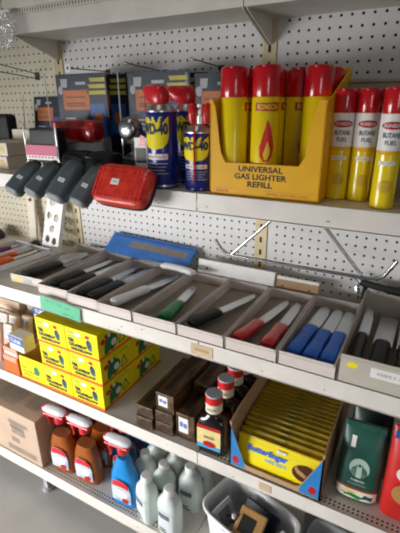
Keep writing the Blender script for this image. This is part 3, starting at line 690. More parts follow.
# perforated white strip leaning on the pegboard
t = thing('plastic_strip', 'white plastic strip with six oval holes leaning on the pegboard', 'plastic strip', (-.142, -.086, ZB+.0006), (R(-16.5), R(2), 0))
w2, hh2 = .044, .235
b = bmesh.new()
holes = [(-.014, .19), (-.022, .138), (.016, .132), (.0, .088), (-.018, .045), (.018, .040)]
b.free()
def slab_with_holes(w, h, holes, rx, ry, th):
    """flat plate cut into vertical bands around each hole"""
    V, F = [], []
    cu = bpy.data.curves.new('plate', 'CURVE'); cu.dimensions = '2D'; cu.fill_mode = 'BOTH'; cu.extrude = th/2
    def spl(pts):
        s = cu.splines.new('POLY'); s.points.add(len(pts)-1); s.use_cyclic_u = True
        for p, q in zip(s.points, pts): p.co = (q[0], q[1], 0, 1)
    spl([(-w, 0), (w, 0), (w, h-.01), (w-.01, h), (-w+.01, h), (-w, h-.01)])
    for u, v in holes: spl(circ(u, v, rx*1.25, ry*1.2, 18)[::-1])
    ob = bpy.data.objects.new('plate', cu); COL.objects.link(ob)
    dg = bpy.context.evaluated_depsgraph_get(); dg.update()
    me = bpy.data.meshes.new_from_object(ob.evaluated_get(dg)); bpy.data.objects.remove(ob); bpy.data.curves.remove(cu)
    for p in me.vertices: p.co = (p.co.x, p.co.z, p.co.y)
    mb = MB(); mb.bm.from_mesh(me); bpy.data.meshes.remove(me); return mb
slab_with_holes(w2, hh2, holes, .0095, .0125, .004).build('plate', 'wplast', t)
MB().box(-w2, -w2+.003, 0, .016, .001, hh2-.01, .0005).box(w2-.003, w2, 0, .016, .001, hh2-.01, .0005).build('side_flange', 'wplast', t)
t = thing('plastic_strip', 'cream plastic strip standing behind the one with oval holes', 'plastic strip', (-.285, -.045, ZB+.0006), (R(-6), 0, 0))
MB().box(-.022, .022, 0, .012, 0, .195, .003).build('body', 'cream', t); MB().lathe([(.0, 0), (.007, 0), (.007, .003), (.0, .003)], 14, mtx=Matrix.Translation((0, -.001, .18)) @ Matrix.Rotation(PI/2, 4, 'X')).build('stud', 'kraftd', t)
# orange and purple knives in white trays
ta = open_tray('knife_tray', 'white tray with an orange handled knife at the far left', (-.235, -.415, ZB+.0006), -4, .112, .31, .022, 'wplast', group='white knife trays')
tb = open_tray('knife_tray', 'white tray with a purple handled knife behind the orange one', (-.352, -.395, ZB+.0006), -4, .108, .30, .022, 'wplast', group='white knife trays')
knife('orange handled knife in the white tray', (-.165, -.37), (-.163, -.25), (-.150, -.13), 'orange', .032, .022, z=ZK, hz=.016)
knife('slim orange edged knife beside the orange handled knife', (-.205, -.36), (-.2, -.2), (-.19, -.125), 'orange', .014, .010, z=ZK)
knife('purple handled knife at the far left', (-.295, -.35), (-.285, -.16), (-.282, -.115), 'purple', .028, .018, z=ZK)
t = thing('knob', 'small dark knob with a chrome end behind the white trays', 'knob', (-.228, -.078, ZB+.0006))
MB().lathe([(.018, 0), (.02, .004), (.018, .02), (.008, .026), (0, .027)], 20).build('base', 'dgrey', t, True); MB().lathe([(0, -.008), (.007, -.006), (.008, 0), (.007, .006), (0, .008)], 14, mtx=Matrix.Translation((-.024, -.01, .012))).build('chrome_end', 'chrome', t, True)
t = thing('dark_pouch', 'dark grey pouch at the far left against the pegboard', 'pouch', (-.50, -.07, ZB+.0006)); MB().loft([(0, .05, .03, 3, 0, 0), (.02, .052, .032, 2.8, 0, 0), (.04, .04, .02, 2.5, 0, 0), (.045, .02, .01, 2.4, 0, 0)], 24).build('body', 'dgrey', t, True)
MB().box(-.03, .03, -.034, -.030, .012, .024, .001).build('clasp', 'lgrey', t)

# ------------------------------------------------------------------ lower shelf
BW, BD, BH = .1275, .152, .0885
def ybox():
    t = thing('yellow_carton', '', 'carton')
    b = MB().box(-BW/2+.0005, BW/2-.0005, 0, BD, 0, BH, .0012).build('body', 'byel', t)
    MB().box(-BW/2, BW/2, -.0003, BD+.0003, .0012, .009).build('orange_edge', 'orange', b)
    f = front(0, 0, 0); f2 = front(0, 0, 0, .0009)
    fp = MB().patch([(.020, .040), (.026, .028), (.036, .032), (.040, .046), (.036, .058), (.028, .064), (.020, .060), (.018, .050)], f, 2).build('figure', 'figd', b)
    MB().patch(circ(.024, .057, .0045), f2).build('figure_mark', 'dkblue', b); MB().patch(circ(.034, .034, .0055), f2).build('figure_mark', 'figg', b)
    MB().patch(circ(-.014, .072, .0125, .0075), f).build('white_spot', 'white', b)
    MB().patch(circ(.024, .072, .009, .006), f).build('red_spot', 'dred', b)
    MB().rect(-.055, -.030, .070, .077, f).rect(-.055, -.02, .058, .063, f).build('green_print', 'ltgreen', b)
    text('TEA', 'ink', b, f, .028, .0135, -.042, .0475, .1); text('CALAVERAS', 'ink', b, f, .072, .012, -.018, .033, .1); text('MARAVILLOSAS', 'ink', b, f, .084, .0105, -.004, .019, .1)
    g_ = right(BW/2-.0005, 0, 0); g2 = right(BW/2-.0005, 0, 0, .0009)
    MB().patch([(.024, .014), (.034, .006), (.046, .016), (.060, .010), (.076, .020), (.088, .036), (.084, .052), (.070, .062), (.058, .072), (.046, .066), (.034, .058), (.026, .040)], g_, 2).build('side_figure', 'figg', b)
    MB().patch(circ(.068, .036, .0125, .012), g2).build('side_white_spot', 'white', b); MB().patch(circ(.050, .066, .006, .007), g2).build('side_white_spot', 'white', b)
    MB().patch(circ(.022, .056, .010, .009), g_).build('side_red_spot', 'bred', b); MB().patch(circ(.036, .068, .007, .007), g2).build('side_red_spot', 'dred', b)
    m = MB()
    for a, c in (((.090, .018), (.104, .056)), ((.104, .056), (.120, .022)), ((.090, .018), (.120, .022))):
        d = Vector((c[0]-a[0], c[1]-a[1])).normalized(); n = Vector((-d.y, d.x))*.0022
        m.patch([(a[0]-n.x, a[1]-n.y), (c[0]-n.x, c[1]-n.y), (c[0]+n.x, c[1]+n.y), (a[0]+n.x, a[1]+n.y)], g_)
    m.build('side_lines', 'figg', b)
    m = MB()
    for k in range(5): m.rect(.06+k*.014, .068+k*.014, .072, .079, g_)
    m.build('side_print', 'ltgreen', b)
    return t
YF = FC+.007
proto = ybox(); first = True
names = {0: 'bottom', 1: 'middle', 2: 'top'}
XC = [.190, .319]
for r in range(3):
    for ci, cx in enumerate(XC):
        for dpt in range(2):
            o = proto if first else dup(proto); first = False
            o.location = (cx, YF+dpt*(BD+.003)+(.002 if r == 1 else 0), ZC+.0006+r*(BH+.0006)); o.rotation_euler = (0, 0, 0)
            o['label'] = f"yellow carton with green figure, {names[r]} of the {'left' if ci == 0 else 'right'} {'front' if dpt == 0 else 'rear'} stack"
            o['group'] = 'yellow printed cartons'
# the open one at the left
t = thing('yellow_carton', 'open empty yellow carton at the left foot of the yellow stack', 'carton', (.068, YF+.002, ZC+.0006), 0, 'yellow printed cartons')
w = BW/2-.003
b = MB().box(-w, w, 0, .003, 0, BH, .0005).box(-w, w, BD-.003, BD, 0, BH).box(-w, w, 0, BD, 0, .003, mi=1)
for xx in (-w, w-.003): b.box(xx, xx+.003, 0, BD, 0, BH)
for xx in (-w+.0031, w-.0036): b.box(xx, xx+.0005, .003, BD-.003, .003, BH-.001, mi=1)
b.box(-w+.003, w-.003, BD-.0036, BD-.0031, .003, BH-.001, mi=1)
b = b.build('body', ['byel', 'kraft'], t)
f = front(0, 0, 0)
MB().box(-w-.0003, w+.0003, -.0003, BD, .0012, .006).build('orange_edge', 'orange', b)
MB().patch([(.008, .036), (.020, .028), (.032, .033), (.036, .046), (.030, .060), (.020, .066), (.010, .058)], f, 2).build('green_figure', 'figg', b)
MB().rect(-.05, -.025, .070, .077, f).build('green_print', 'ltgreen', b)
text('TEA', 'ink', b, f, .024, .011, -.042, .047, .01); text('CALAVERAS', 'ink', b, f, .062, .009, -.02, .033, .01); text('MARAVILLOSAS', 'ink', b, f, .072, .008, -.006, .0195, .01)
# brown cartons in a row
def brown(label, x0, x1, z0, z1, yf, L, lab):
    t = thing('brown_carton', label, 'carton', ((x0+x1)/2, yf, z0), 0, 'long brown patterned cartons')
    w = (x1-x0)/2-.0008; h = z1-z0-.0012
    c = MB().box(-w, w, 0, L, 0, h, .001).build('body', 'brownbox', t)
    f = front(0, 0, 0)
    m = MB().rect(-w*.92, w*.92, h*.06, h*.13, f)
    if lab: m.rect(-w*.92, -w*.8, h*.06, h*.9, f)
    if not lab:
        m.rect(-w*.7, w*.6, h*.3, h*.42, f).rect(-w*.7, w*.7, h*.52, h*.66, f)
    m.build('dark_print', 'brownd', c)
    g_ = top(0, 0, h)
    MB().rect(-w*.6, w*.1, L*.08, L*.9, g_).build('dark_stripe', 'brownd', c)
    if lab:
        l = MB().rect(-w*.72, w*.30, h*.28, h*.86, f).build('white_label', 'white', c)
        MB().rect(-w*.6, -w*.25, h*.5, h*.7, lambda a, b, q=0: f(a, b, .0005)).rect(-w*.18, w*.2, h*.48, h*.66, lambda a, b, q=0: f(a, b, .0005)).build('label_print', 'sblue2', c)
    return t

z0 = ZC+.0006
brown('long brown carton, lower one of the left pair', .500, .560, z0, z0+.037, FC+.008, .28, False)
brown('long brown carton, upper one of the left pair', .500, .560, z0+.037, z0+.074, FC+.012, .27, False)
brown('long brown carton, lower one in the middle column', .5635, .6235, z0, z0+.037, FC+.016, .28, False)
brown('long brown carton, middle one in the middle column', .5635, .6235, z0+.037, z0+.074, FC+.018, .28, False)
brown('brown carton with white label lying topmost on the middle column', .566, .626, z0+.0742, z0+.134, FC+.022, .26, True)
brown('brown carton with white label beside the sauce bottles', .630, .690, z0, z0+.088, FC+.024, .28, True)
brown('brown carton lying above the labelled one by the sauce bottles', .632, .688, z0+.0882, z0+.124, FC+.12, .18, False)
# sauce bottles
def sauce():
    t = thing('sauce_bottle', '', 'bottle')
    b = MB().loft([(0, .040, .024, 4, 0, 0), (.004, .0425, .0265, 4, 0, 0), (.085, .0425, .0265, 4, 0, 0), (.105, .0405, .025, 3.4, 0, 0), (.113, .033, .0225, 2.6, 0, 0), (.119, .022, .0195, 2.2, 0, 0), (.124, .019, .019, 2, 0, 0), (.13, .019, .019, 2, 0, 0)], 36).build('glass', 'sauce', t, True)
    f = front(-.002, -.0268, 0)
    l = MB().rect(-.036, .032, .018, .092, f).build('label', 'labely', t)
    f2 = lambda a, c, q=0: f(a, c, .0004); f3 = lambda a, c, q=0: f(a, c, .0008)
    MB().rect(-.036, .032, .081, .092, f2).build('red_band', 'dred', l)
    MB().rect(-.036, .032, .018, .030, f2).build('blue_band', 'sblue', l)
    MB().patch(circ(.0, .034, .019, .010), f3).build('food_picture', 'dred', l)
    text('SALSA', 'inkblue', l, f3, .032, .009, .0, .057, .015)
    c = MB().lathe([(.0205, .129), (.0225, .131), (.0225, .157), (.0224, .158)], 26).build('cap_skirt', 'capcream', t, True)
    MB().lathe([(.0226, .1575), (.0229, .159), (.0229, .179), (.0228, .180)], 26).build('red_band', 'bred', t, True)
    MB().lathe([(.0228, .1798), (.0228, .1815), (.0215, .1835), (.0, .1838)], 26).build('cap_top', 'capgrey', t, True)
    text('SALSA', 'kraftd', c, cyl(.0225, 0, R(6), .0006), .026, .008, 0, .144, .01)
    return t
proto = sauce()
for i, (x, y, lb) in enumerate(((.742, -.380, 'dark sauce bottle at the shelf edge showing its picture label'), (.742, -.308, 'dark sauce bottle second from the front in the bottle file'), (.743, -.246, 'dark sauce bottle third from the front in the bottle file'), (.745, -.185, 'rearmost visible dark sauce bottle in the bottle file'))):
    o = proto if i == 0 else dup(proto)
    o.location = (x, y, z0); o.rotation_euler = (0, 0, R((3, -4, 2, 0)[i])); o['label'] = lb; o['group'] = 'sauce bottles in file'
# sweets display
t = thing('sweets_display', 'cardboard tray with blue printed corners full of yellow bars', 'display carton', (.803, FC+.006, z0), 0)
W, DP = .235, .345
k = .004
b = MB().box(0, W, 0, DP, 0, .003)
for xx in (0, W-k): b.prism([(0, 0), (DP, 0), (DP, .150), (.06, .150), (0, .142)], xx, xx+k, fn=lambda u, v, n: Vector((n, u, v)))
b.box(0, W, DP-k, DP, 0, .16)
b.prism([(0, 0), (W, 0), (W, .135), (W-.05, .022), (W-.06, .018), (.05, .018), (.042, .022), (0, .135)], -k, 0)
c = b.build('carton', 'kraft', t)
f = front(0, 0, 0)
for pl in ([(.004, .006), (.044, .006), (.040, .024), (.004, .125)], [(W-.004, .006), (W-.052, .006), (W-.048, .024), (W-.004, .125)]): MB().patch(pl, f).build('blue_corner', 'mblue2', c)
for uu in (.018, W-.02): MB().patch(circ(uu, .026, .009, .012), lambda a, e, q=0: f(a, e, .0004)).build('red_print', 'dred', c)
[o for o in c.children if o.name.startswith('blue_corner')][0].data.materials[0] = M['mblue2']
def sweet(frontface=False):
    t = thing('sweet_bar', '', 'sweet bar', group='yellow bars in the tray')
    w, h = .107, .095
    secs = [(0, w, .0015, 4, 0, 0), (.006, w, .002, 4, 0, 0), (.012, w*.985, .005, 3.5, 0, 0), (.048, w*.98, .0078, 3.2, 0, 0), (h-.014, w*.985, .005, 3.5, 0, 0), (h-.008, w, .002, 4, 0, 0), (h, w, .0015, 4, 0, 0)]
    b = MB().loft(secs, 40).build('wrapper', 'bar' if not frontface else 'lyel', t, True)
    MB().box(-w, w, -.0013, .0013, h-.0005, h+.004).build('crimped_edge', 'barfoil' if not frontface else 'bar', t)
    if not frontface: MB().box(-.012, .012, -.0045, -.003, h-.05, h+.0045, .0005).build('seam', 'seamy', t)
    return t

fr = sweet(True); fr.location = (.803+W/2, FC+.006+.013, z0+.0037); fr.rotation_euler = (R(-17), 0, 0); fr.scale = (1, 1, .86); fr['label'] = 'front yellow bar showing blue lettering and chocolate picture'
wr = kids(fr)[0]
f = front(0, -.0076, 0); f2 = lambda a, b, c=0: f(a, b, .0006)
text('Butterfinger', 'hblue', wr, f, .104, .024, -.024, .064, .04)
text('mini bars', 'sblue', wr, f, .055, .013, .0, .047, .02)
pp = MB().patch(circ(.072, .048, .030, .024, 24), f, 2).build('chocolate_picture', 'choc', wr)
MB().patch([(.05, .066), (.058, .056), (.078, .046), (.075, .036), (.055, .044), (.047, .056)], f2).build('filling_print', 'tan', wr)
price_sticker(fr, front(.01, -.0065, 0), 0, .083, .024, .007)
sw = sweet()
for i in range(17):
    o = sw if i == 0 else dup(sw)
    o.location = (.803+W/2+random.uniform(-.001, .001), FC+.006+.033+i*.0172, z0+.0037); o.rotation_euler = (R(-17), 0, R(random.uniform(-.6, .6)))
    o.scale = (1, 1, min(1, .9+i*.03)); o['label'] = 'yellow wrapped bar standing edge up behind the front bar in the sweets tray'; o['group'] = 'yellow bars in the tray'
# coffee bags
def coffee(label, loc, rz, m, tilt, full=True):
    t = thing('coffee_bag', label, 'coffee bag', loc, (R(tilt), 0, R(rz)), 'coffee bags')
    b = MB().loft([(0, .046, .028, 3.5, 0, 0), (.006, .049, .031, 3.2, 0, 0), (.05, .050, .034, 2.8, 0, 0), (.10, .049, .031, 2.8, 0, 0), (.14, .047, .022, 2.8, 0, 0), (.165, .046, .012, 3, 0, .002), (.18, .045, .006, 3.5, 0, .004), (.186, .044, .003, 4, 0, .005)], 40).build('bag', m, t, True)
    MB().box(-.045, .045, -.003, .008, .178, .192, .002).build('folded_top', m, t)
    if full:
        def f(a, v, c=0):
            zz = min(max(v, 0), .18)
            pts = [(0, .028), (.006, .031), (.05, .034), (.10, .031), (.14, .022), (.165, .010)]
            for (z1, r1), (z2, r2) in zip(pts, pts[1:]):
                if z1 <= zz <= z2: ry = r1+(r2-r1)*(zz-z1)/(z2-z1); break
            else: ry = .010
            e = 2.8; q = min(abs(a)/.05, .98)
            return Vector((a, -ry*(1-q**e)**(1/e)-.0012-c, v))
        f2 = lambda a, v, c=0: f(a, v, .0005)
        em = MB().patch(circ(.0, .092, .022, .024, 28), f, 5).build('emblem', 'emb', b)
        m1 = MB()
        for s in (-1, 1):
            for j in range(4): m1.patch([(s*(.006+j*.0035), .070), (s*(.008+j*.0035), .070), (s*(.0085+j*.003), .085), (s*(.0065+j*.0028), .102-j*.003), (s*(.0048+j*.0028), .102-j*.003), (s*(.0065+j*.003), .085)], f2, 1)
        m1.patch(circ(0, .100, .0035, .004, 10), f2).build('emblem_waves', 'dgreen', b)
        text('STARBUCKS', 'white', b, f, .030, .005, 0, .060, .01); text('COFFEE', 'lgrey', b, f, .040, .0045, 0, .050, 0)
        MB().rect(-.044, .044, .033, .039, f, 16).build('red_band', 'rust', b)
        MB().rect(-.045, .045, .007, .0325, f, 16, 3).build('cream_band', 'capcream', b)
        MB().patch([(-.04, .008), (.01, .008), (.018, .016), (-.01, .022), (-.03, .019)], f2, 2).build('leaf_print', 'figg', b); MB().patch([(-.034, .022), (-.012, .020), (.006, .026), (-.02, .031)], f2, 2).build('gold_print', 'lyel2', b); MB().patch([(.012, .012), (.036, .010), (.038, .022), (.02, .026)], f2, 2).build('teal_print', 'figd', b)
        MB().rect(-.026, -.016, .138, .162, f, 3, 3).build('white_slip', 'white', b)
    return t

coffee('green coffee bag with round pale emblem at the front of the shelf', (1.108, -.342, z0), 2, 'dgreen', -6)
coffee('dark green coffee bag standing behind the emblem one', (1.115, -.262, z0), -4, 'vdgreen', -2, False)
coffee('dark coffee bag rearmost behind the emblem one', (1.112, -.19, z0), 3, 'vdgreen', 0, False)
# red bag at the right edge
t = thing('red_bag', 'red printed biscuit bag with round pictures at the right edge', 'biscuit bag', (1.232, -.350, z0), R(3))

b = MB().loft([(0, .066, .024, 4, 0, 0), (.008, .07, .03, 4, 0, 0), (.10, .07, .036, 3.5, 0, 0), (.20, .07, .026, 3.5, 0, 0), (.232, .07, .008, 4, 0, 0), (.24, .07, .003, 4, 0, 0)], 40).build('bag', 'redbag', t, True)
f = front(0, -.037, 0)
MB().patch(circ(-.028, .145, .024, .022, 22), f).build('white_disc', 'white', b)
MB().patch(circ(-.026, .145, .016, .015, 18), front(0, -.0376, 0)).build('dark_disc', 'choc', b)
MB().patch(circ(-.022, .09, .032, .030, 22), f).build('biscuit_picture', 'tan', b)
MB().box(-.066, .066, -.0135, -.0105, .214, .236, .001).build('blue_band', 'mblue', t)

# left things on the lower shelf
def flatbox(name, label, cat, loc, w, d, h, rz, m, group=None, extra=None):
    t = thing(name, label, cat, loc, R(rz), group)
    c = MB().box(-w/2, w/2, 0, d, 0, h, .001).build('body', m, t)
    MB().rect(-w*.4, w*.4, h*.2, h*.45, front(0, 0, 0)).build('print_band', extra or 'kraftd', c)
    return t
M['beige'] = mat('beige_card', 'bba78f', .7, var=.08, vscale=14); M['pale_beige'] = mat('pale_beige_card', 'd0c0aa', .7, var=.06, vscale=14)
for j, nm in enumerate(('lowest', 'second up', 'third up', 'fourth up', 'fifth up', 'sixth up', 'topmost')):
    flatbox('beige_carton', 'thin beige carton, %s of the stack left of the yellow cartons' % nm, 'carton', (-.03+random.uniform(-.012, .012), -.205+random.uniform(-.006, .006), z0+j*.0312), .28, .185, .0306, random.uniform(-3, 3), 'beige' if j % 2 else 'pale_beige', 'beige thin cartons', 'kraftd' if j % 3 else 'salmon')
for j, nm in enumerate(('lowest', 'second up', 'third up', 'fourth up', 'topmost')):
    flatbox('beige_carton', 'thin beige carton, %s of the lower stack at the far left' % nm, 'carton', (-.34+random.uniform(-.012, .012), -.225+random.uniform(-.006, .006), z0+j*.0312), .27, .185, .0306, random.uniform(-2, 2), 'pale_beige' if j % 2 else 'beige', 'beige thin cartons', 'kraftd' if j % 2 else 'salmon')
for j, (x, y, lb) in enumerate(((-.108, -.300, 'pale packet with salmon print nearest the blue and white boxes'), (-.155, -.318, 'pale packet with salmon print, second left from the blue and white boxes'), (-.202, -.322, 'pale packet with salmon print, third left from the blue and white boxes'),
      (-.250, -.326, 'pale packet with salmon print, fourth left from the blue and white boxes'), (-.298, -.330, 'pale packet with salmon print at the far left of the packet row'), (-.112, -.372, 'pale packet standing forward of the row beside the orange box'), (-.160, -.385, 'pale packet standing forward at the left picture edge'))):
    t = thing('packet', lb, 'packet', (x, y, z0), (R(-10), 0, R(-4+j*1.5)), 'pale packets')
    c = MB().box(-.022, .022, 0, .02, 0, .145, .004).build('body', 'packc', t)
    MB().rect(-.019, .019, .008, .09, front(0, 0, 0)).build('salmon_print', 'salmon', c)
    MB().rect(-.016, .016, .10, .135, front(0, 0, 0)).build('grey_print', 'lgrey', c)
t = thing('orange_box', 'orange box under the blue and white boxes', 'carton', (-.036, -.412, z0), R(-1))
c = MB().box(-.037, .037, 0, .05, 0, .072, .0015).build('body', 'orange', t); MB().rect(-.036, .03, .05, .068, front(0, 0, 0)).build('pale_print', 'salmon', c)
def tuna(label, loc, rz):
    t = thing('blue_box', label, 'carton', loc, R(rz), 'blue and white boxes')
    c = MB().box(-.038, .038, 0, .045, 0, .056, .0015).build('body', 'white', t)
    f = front(0, 0, 0)
    MB().rect(-.037, .037, .024, .054, f).build('blue_panel', 'mblue', c); text('TUNA', 'white', c, lambda a, b, q=0: f(a, b, .0006), .058, .016, 0, .039, .02)
    MB().rect(-.03, .02, .008, .014, f).build('small_print', 'lgrey', c)
    return t
flatbox('salmon_carton', 'salmon and white carton between the orange box and the front blue box', 'carton', (-.030, -.411, z0+.0725), .074, .05, .031, -2, 'salmon', None, 'white')
tuna('blue and white box topmost above the orange box', (.010, -.410, z0+.104), -3)
tuna('blue and white box behind, against the yellow stack', (-.030, -.262, z0+.135), 4)
flatbox('white_carton', 'small white carton carrying the rear blue box', 'carton', (-.030, -.264, z0), .076, .05, .134, 2, 'cream', None, 'lgrey')

# ------------------------------------------------------------------ bottom shelf
zd = ZD+.0006
# shipping cartons
def bigcarton(label, x0, x1, y0, d, h):
    t = thing('shipping_carton', label, 'carton', (x0, y0, zd), R(-.5), 'brown shipping cartons')
    w = x1-x0
    c = MB().box(0, w, 0, d, 0, h, .002).build('body', 'kraft2', t)
    f = front(0, 0, 0)
    m = MB()
    for (u, v, a, b) in ((.62, .50, .10, .10), (.60, .72, .14, .035), (.60, .30, .06, .05)): m.rect(w*u, w*u+a*.7, h*v, h*v+b*.45, f)
    for k in range(6): m.rect(w*.60+k*.012, w*.60+k*.012+.007, h*.62, h*.66, f)
    m.rect(w*.52, w*.93, h*.08, h*.20, f)
    m.build('printed_marks', 'kraftp', c)
    g_ = top(0, 0, h)
    MB().rect(0.002, w-.002, d*.5-.001, d*.5+.001, g_).build('flap_seam', 'brownd', c)
    MB().rect(w*.3, w*.62, d*.1, d*.4, g_).rect(w*.72, w*.9, d*.15, d*.4, g_).build('top_label', 'kraftq', c)
    return t

bigcarton('large brown shipping carton beside the amber spray bottles', -.235, .124, FD+.008, .26, .2)
bigcarton('brown shipping carton at the far left of the bottom shelf', -.62, -.245, FD+.012, .26, .2)
# spray bottles
def spray(liq, fill=5):
    t = thing('spray_bottle', '', 'spray bottle')
    sh = [(0, .048, .027, 3.2, 0, 0), (.004, .051, .030, 3.2, 0, 0), (.07, .052, .031, 3, 0, 0), (.11, .047, .029, 2.8, 0, 0), (.15, .034, .025, 2.5, 0, 0), (.178, .021, .019, 2.2, 0, 0), (.19, .015, .015, 2, 0, 0), (.205, .014, .014, 2, 0, 0)]
    MB().loft(sh, 36).build('bottle', 'bottleclear', t, True)
    MB().loft([(z+.002 if i == 0 else z, rx-.0025, ry-.0025, e, cx, cy) for i, (z, rx, ry, e, cx, cy) in enumerate(sh[:fill])], 32).build('liquid', liq, t, True)
    f = lambda a, b, c=0: Vector((a, -.0312*(1-min(abs(a)/.053, .97)**3)**(1/3)-.0012-c, b))
    l = MB().patch([(-.034, .02), (-.036, .06), (-.03, .095), (-.015, .108), (.015, .108), (.03, .095), (.036, .06), (.034, .02)], f, 5).build('label', 'labelblue', t)
    f2 = lambda a, b, c=0: f(a, b, .0006)
    MB().patch([(-.03, .078), (.03, .078), (.03, .095), (.015, .107), (-.015, .107), (-.03, .095)], f2, 3).build('red_arch', 'bred', l)
    MB().patch(circ(.004, .055, .022, .016), f2, 3).build('white_burst', 'white', l)
    MB().patch(circ(.016, .032, .012, .010), lambda a, b, c=0: f(a, b, .0012), 2).build('print_spot', 'dred', l)
    MB().lathe([(.0175, .196), (.0175, .214), (.015, .217)], 20).build('collar', 'bred', t, True)
    h = MB().loft([(-.050, .005, .009, 2.6, 0, 0), (-.042, .009, .013, 2.6, 0, 0), (-.025, .0115, .0155, 2.6, 0, 0), (.018, .0135, .0155, 2.6, 0, 0), (.034, .011, .013, 2.6, 0, 0), (.042, .006, .008, 2.4, 0, 0)], 24, mtx=Matrix.Translation((-.014, 0, .234)) @ Matrix.Rotation(PI/2, 4, 'Y'))
    hd = h.build('shroud', 'shroud', t, True)
    MB().box(-.066, -.054, -.010, .010, .224, .242, .003).box(-.060, .026, -.0145, .0145, .2145, .2235, .003).build('nozzle', 'bred', t)
    MB().tube([(-.045, 0, .220), (-.052, 0, .200), (-.046, 0, .180), (-.050, 0, .165)], [.006, .006, .005, .004]).build('trigger', 'bred', t, True)
    MB().box(-.006, .006, -.006, .006, .215, .228).build('pump_neck', 'wplast', t)
    return t

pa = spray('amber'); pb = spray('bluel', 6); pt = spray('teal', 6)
def put(p, used, x, y, rz, lb, grp):
    o = p if not used else dup(p)
    o.location = (x, y, zd); o.rotation_euler = (0, 0, R(rz)); o['label'] = lb; o['group'] = grp
    return True
u = False
for x, y, rz, lb in ((.190, -.428, 5, 'amber spray bottle standing next to the brown carton'), (.296, -.424, 3, 'amber spray bottle, front one nearest the blue bottles'), (.188, -.350, 2, 'amber spray bottle behind the one by the carton'), (.292, -.346, 4, 'amber spray bottle behind the front amber one'), (.188, -.275, 2, 'amber spray bottle at the back, red head showing')):
    u = put(pa, u, x, y, rz, lb, 'amber spray bottles')
u = False
for x, y, rz, lb in ((.459, -.432, 3, 'bright blue spray bottle standing foremost at the shelf edge'), (.400, -.280, 4, 'blue spray bottle at the back behind the foremost blue one')):
    u = put(pb, u, x, y, rz, lb, 'blue spray bottles')
u = False
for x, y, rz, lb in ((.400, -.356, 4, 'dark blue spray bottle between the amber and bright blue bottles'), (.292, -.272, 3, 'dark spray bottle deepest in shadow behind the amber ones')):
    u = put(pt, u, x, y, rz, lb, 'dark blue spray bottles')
# alcohol bottles
def alc():
    t = thing('alcohol_bottle', '', 'bottle')
    b = MB().loft([(0, .033, .025, 3, 0, 0), (.004, .036, .0275, 3, 0, 0), (.10, .036, .0275, 3, 0, 0), (.116, .034, .026, 2.7, 0, 0), (.13, .026, .021, 2.3, 0, 0), (.138, .016, .016, 2, 0, 0), (.146, .0135, .0135, 2, 0, 0)], 36).build('bottle', 'alc', t, True)
    MB().lathe([(.0145, .1435), (.0155, .145), (.0155, .164), (.0142, .1665), (.0, .167)], 24).build('cap', 'cap_white', t, True)
    f = lambda a, b, c=0: Vector((a, -.0277*(1-min(abs(a)/.0362, .97)**3)**(1/3)-.001-c, b))
    l = MB().rect(-.027, .027, .012, .098, f, 10).build('label', 'lab', t)
    f2 = lambda a, b, c=0: f(a, b, .0005); f3 = lambda a, b, c=0: f(a, b, .001)
    MB().rect(-.023, .017, .070, .088, f2, 8).build('dark_panel', 'dgrey3', l); text('ALCOHOL', 'lgrey', l, f3, .03, .006, -.003, .079, .005)
    MB().rect(-.022, .004, .024, .030, f2, 6).rect(-.022, .012, .014, .020, f2, 6).build('small_print', 'dgrey3', l)
    return t

pr = alc(); u = False
for x, y, rz, lb in ((.636, -.452, -4, 'clear alcohol bottle standing foremost, cut by the picture bottom'), (.552, -.447, -22, 'alcohol bottle at the shelf edge next to the blue spray bottle'), (.574, -.386, -2, 'alcohol bottle centred behind the two front ones'),
                     (.650, -.357, 4, 'alcohol bottle by the white basket with its label showing'), (.499, -.378, -6, 'alcohol bottle in the second row beside the blue spray bottle'), (.574, -.321, 2, 'alcohol bottle in the third row below the shelf joint'), (.497, -.314, 3, 'alcohol bottle at the back left of the group'), (.655, -.290, 3, 'alcohol bottle at the back right beside the basket')):
    u = put(pr, u, x, y, rz, lb, 'alcohol bottles')
# baskets
def basket(label, loc, rz, w, d, h, m):
    t = thing('plastic_basket', label, 'basket', loc, R(rz), 'plastic baskets')
    b = bmesh.new()
    def ring(rx, ry, z, n=40):
        r = []
        for i in range(n):
            a = 2*PI*(i+.5)/n; c, s = math.cos(a), math.sin(a); r.append(b.verts.new((rx*math.copysign(abs(c)**.4, c), ry*math.copysign(abs(s)**.4, s), z)))
        return r
    rs = [ring(w*.40, d*.40, .0), ring(w*.43, d*.43, .004), ring(w*.485, d*.485, h-.012), ring(w*.52, d*.52, h-.010), ring(w*.525, d*.525, h-.002), ring(w*.51, d*.51, h), ring(w*.475, d*.475, h-.002), ring(w*.465, d*.465, h-.014), ring(w*.42, d*.42, .007), ring(w*.38, d*.38, .0045)]
    for p, q in zip(rs, rs[1:]):
        for i in range(40): b.faces.new((p[i], p[(i+1) % 40], q[(i+1) % 40], q[i]))
    b.faces.new(rs[0][::-1]); b.faces.new(rs[-1]); bmesh.ops.recalc_face_normals(b, faces=b.faces[:])
    me = bpy.data.meshes.new('w'); b.to_mesh(me); b.free(); mb = MB(); mb.bm.from_mesh(me); mb.build('tub', m, t, True)
    MB().box(-.04, .04, -d*.535, -d*.50, h*.72, h*.9, .004).build('handle_lip', m, t)
    return t
def inbox(name, label, loc, rot, w, d, h, m, pm):
    t = thing(name, label, 'package', loc, tuple(R(a) for a in rot), 'packages in the white basket')
    c = MB().box(-w/2, w/2, -d/2, d/2, 0, h, .004).build('body', m, t); MB().rect(-w*.35, w*.2, -d*.3, d*.25, top(0, 0, h)).build('panel', pm, c)
    return t
basket('white plastic basket of dark packages beside the alcohol bottles', (.862, -.395, zd), -15, .245, .155, .135, 'wplast')
inbox('flat_package', 'dark blue package leaning at the back of the white basket', (.880, -.374, zd+.09), (50, 0, -15), .11, .085, .012, 'dkblue', 'mblue')
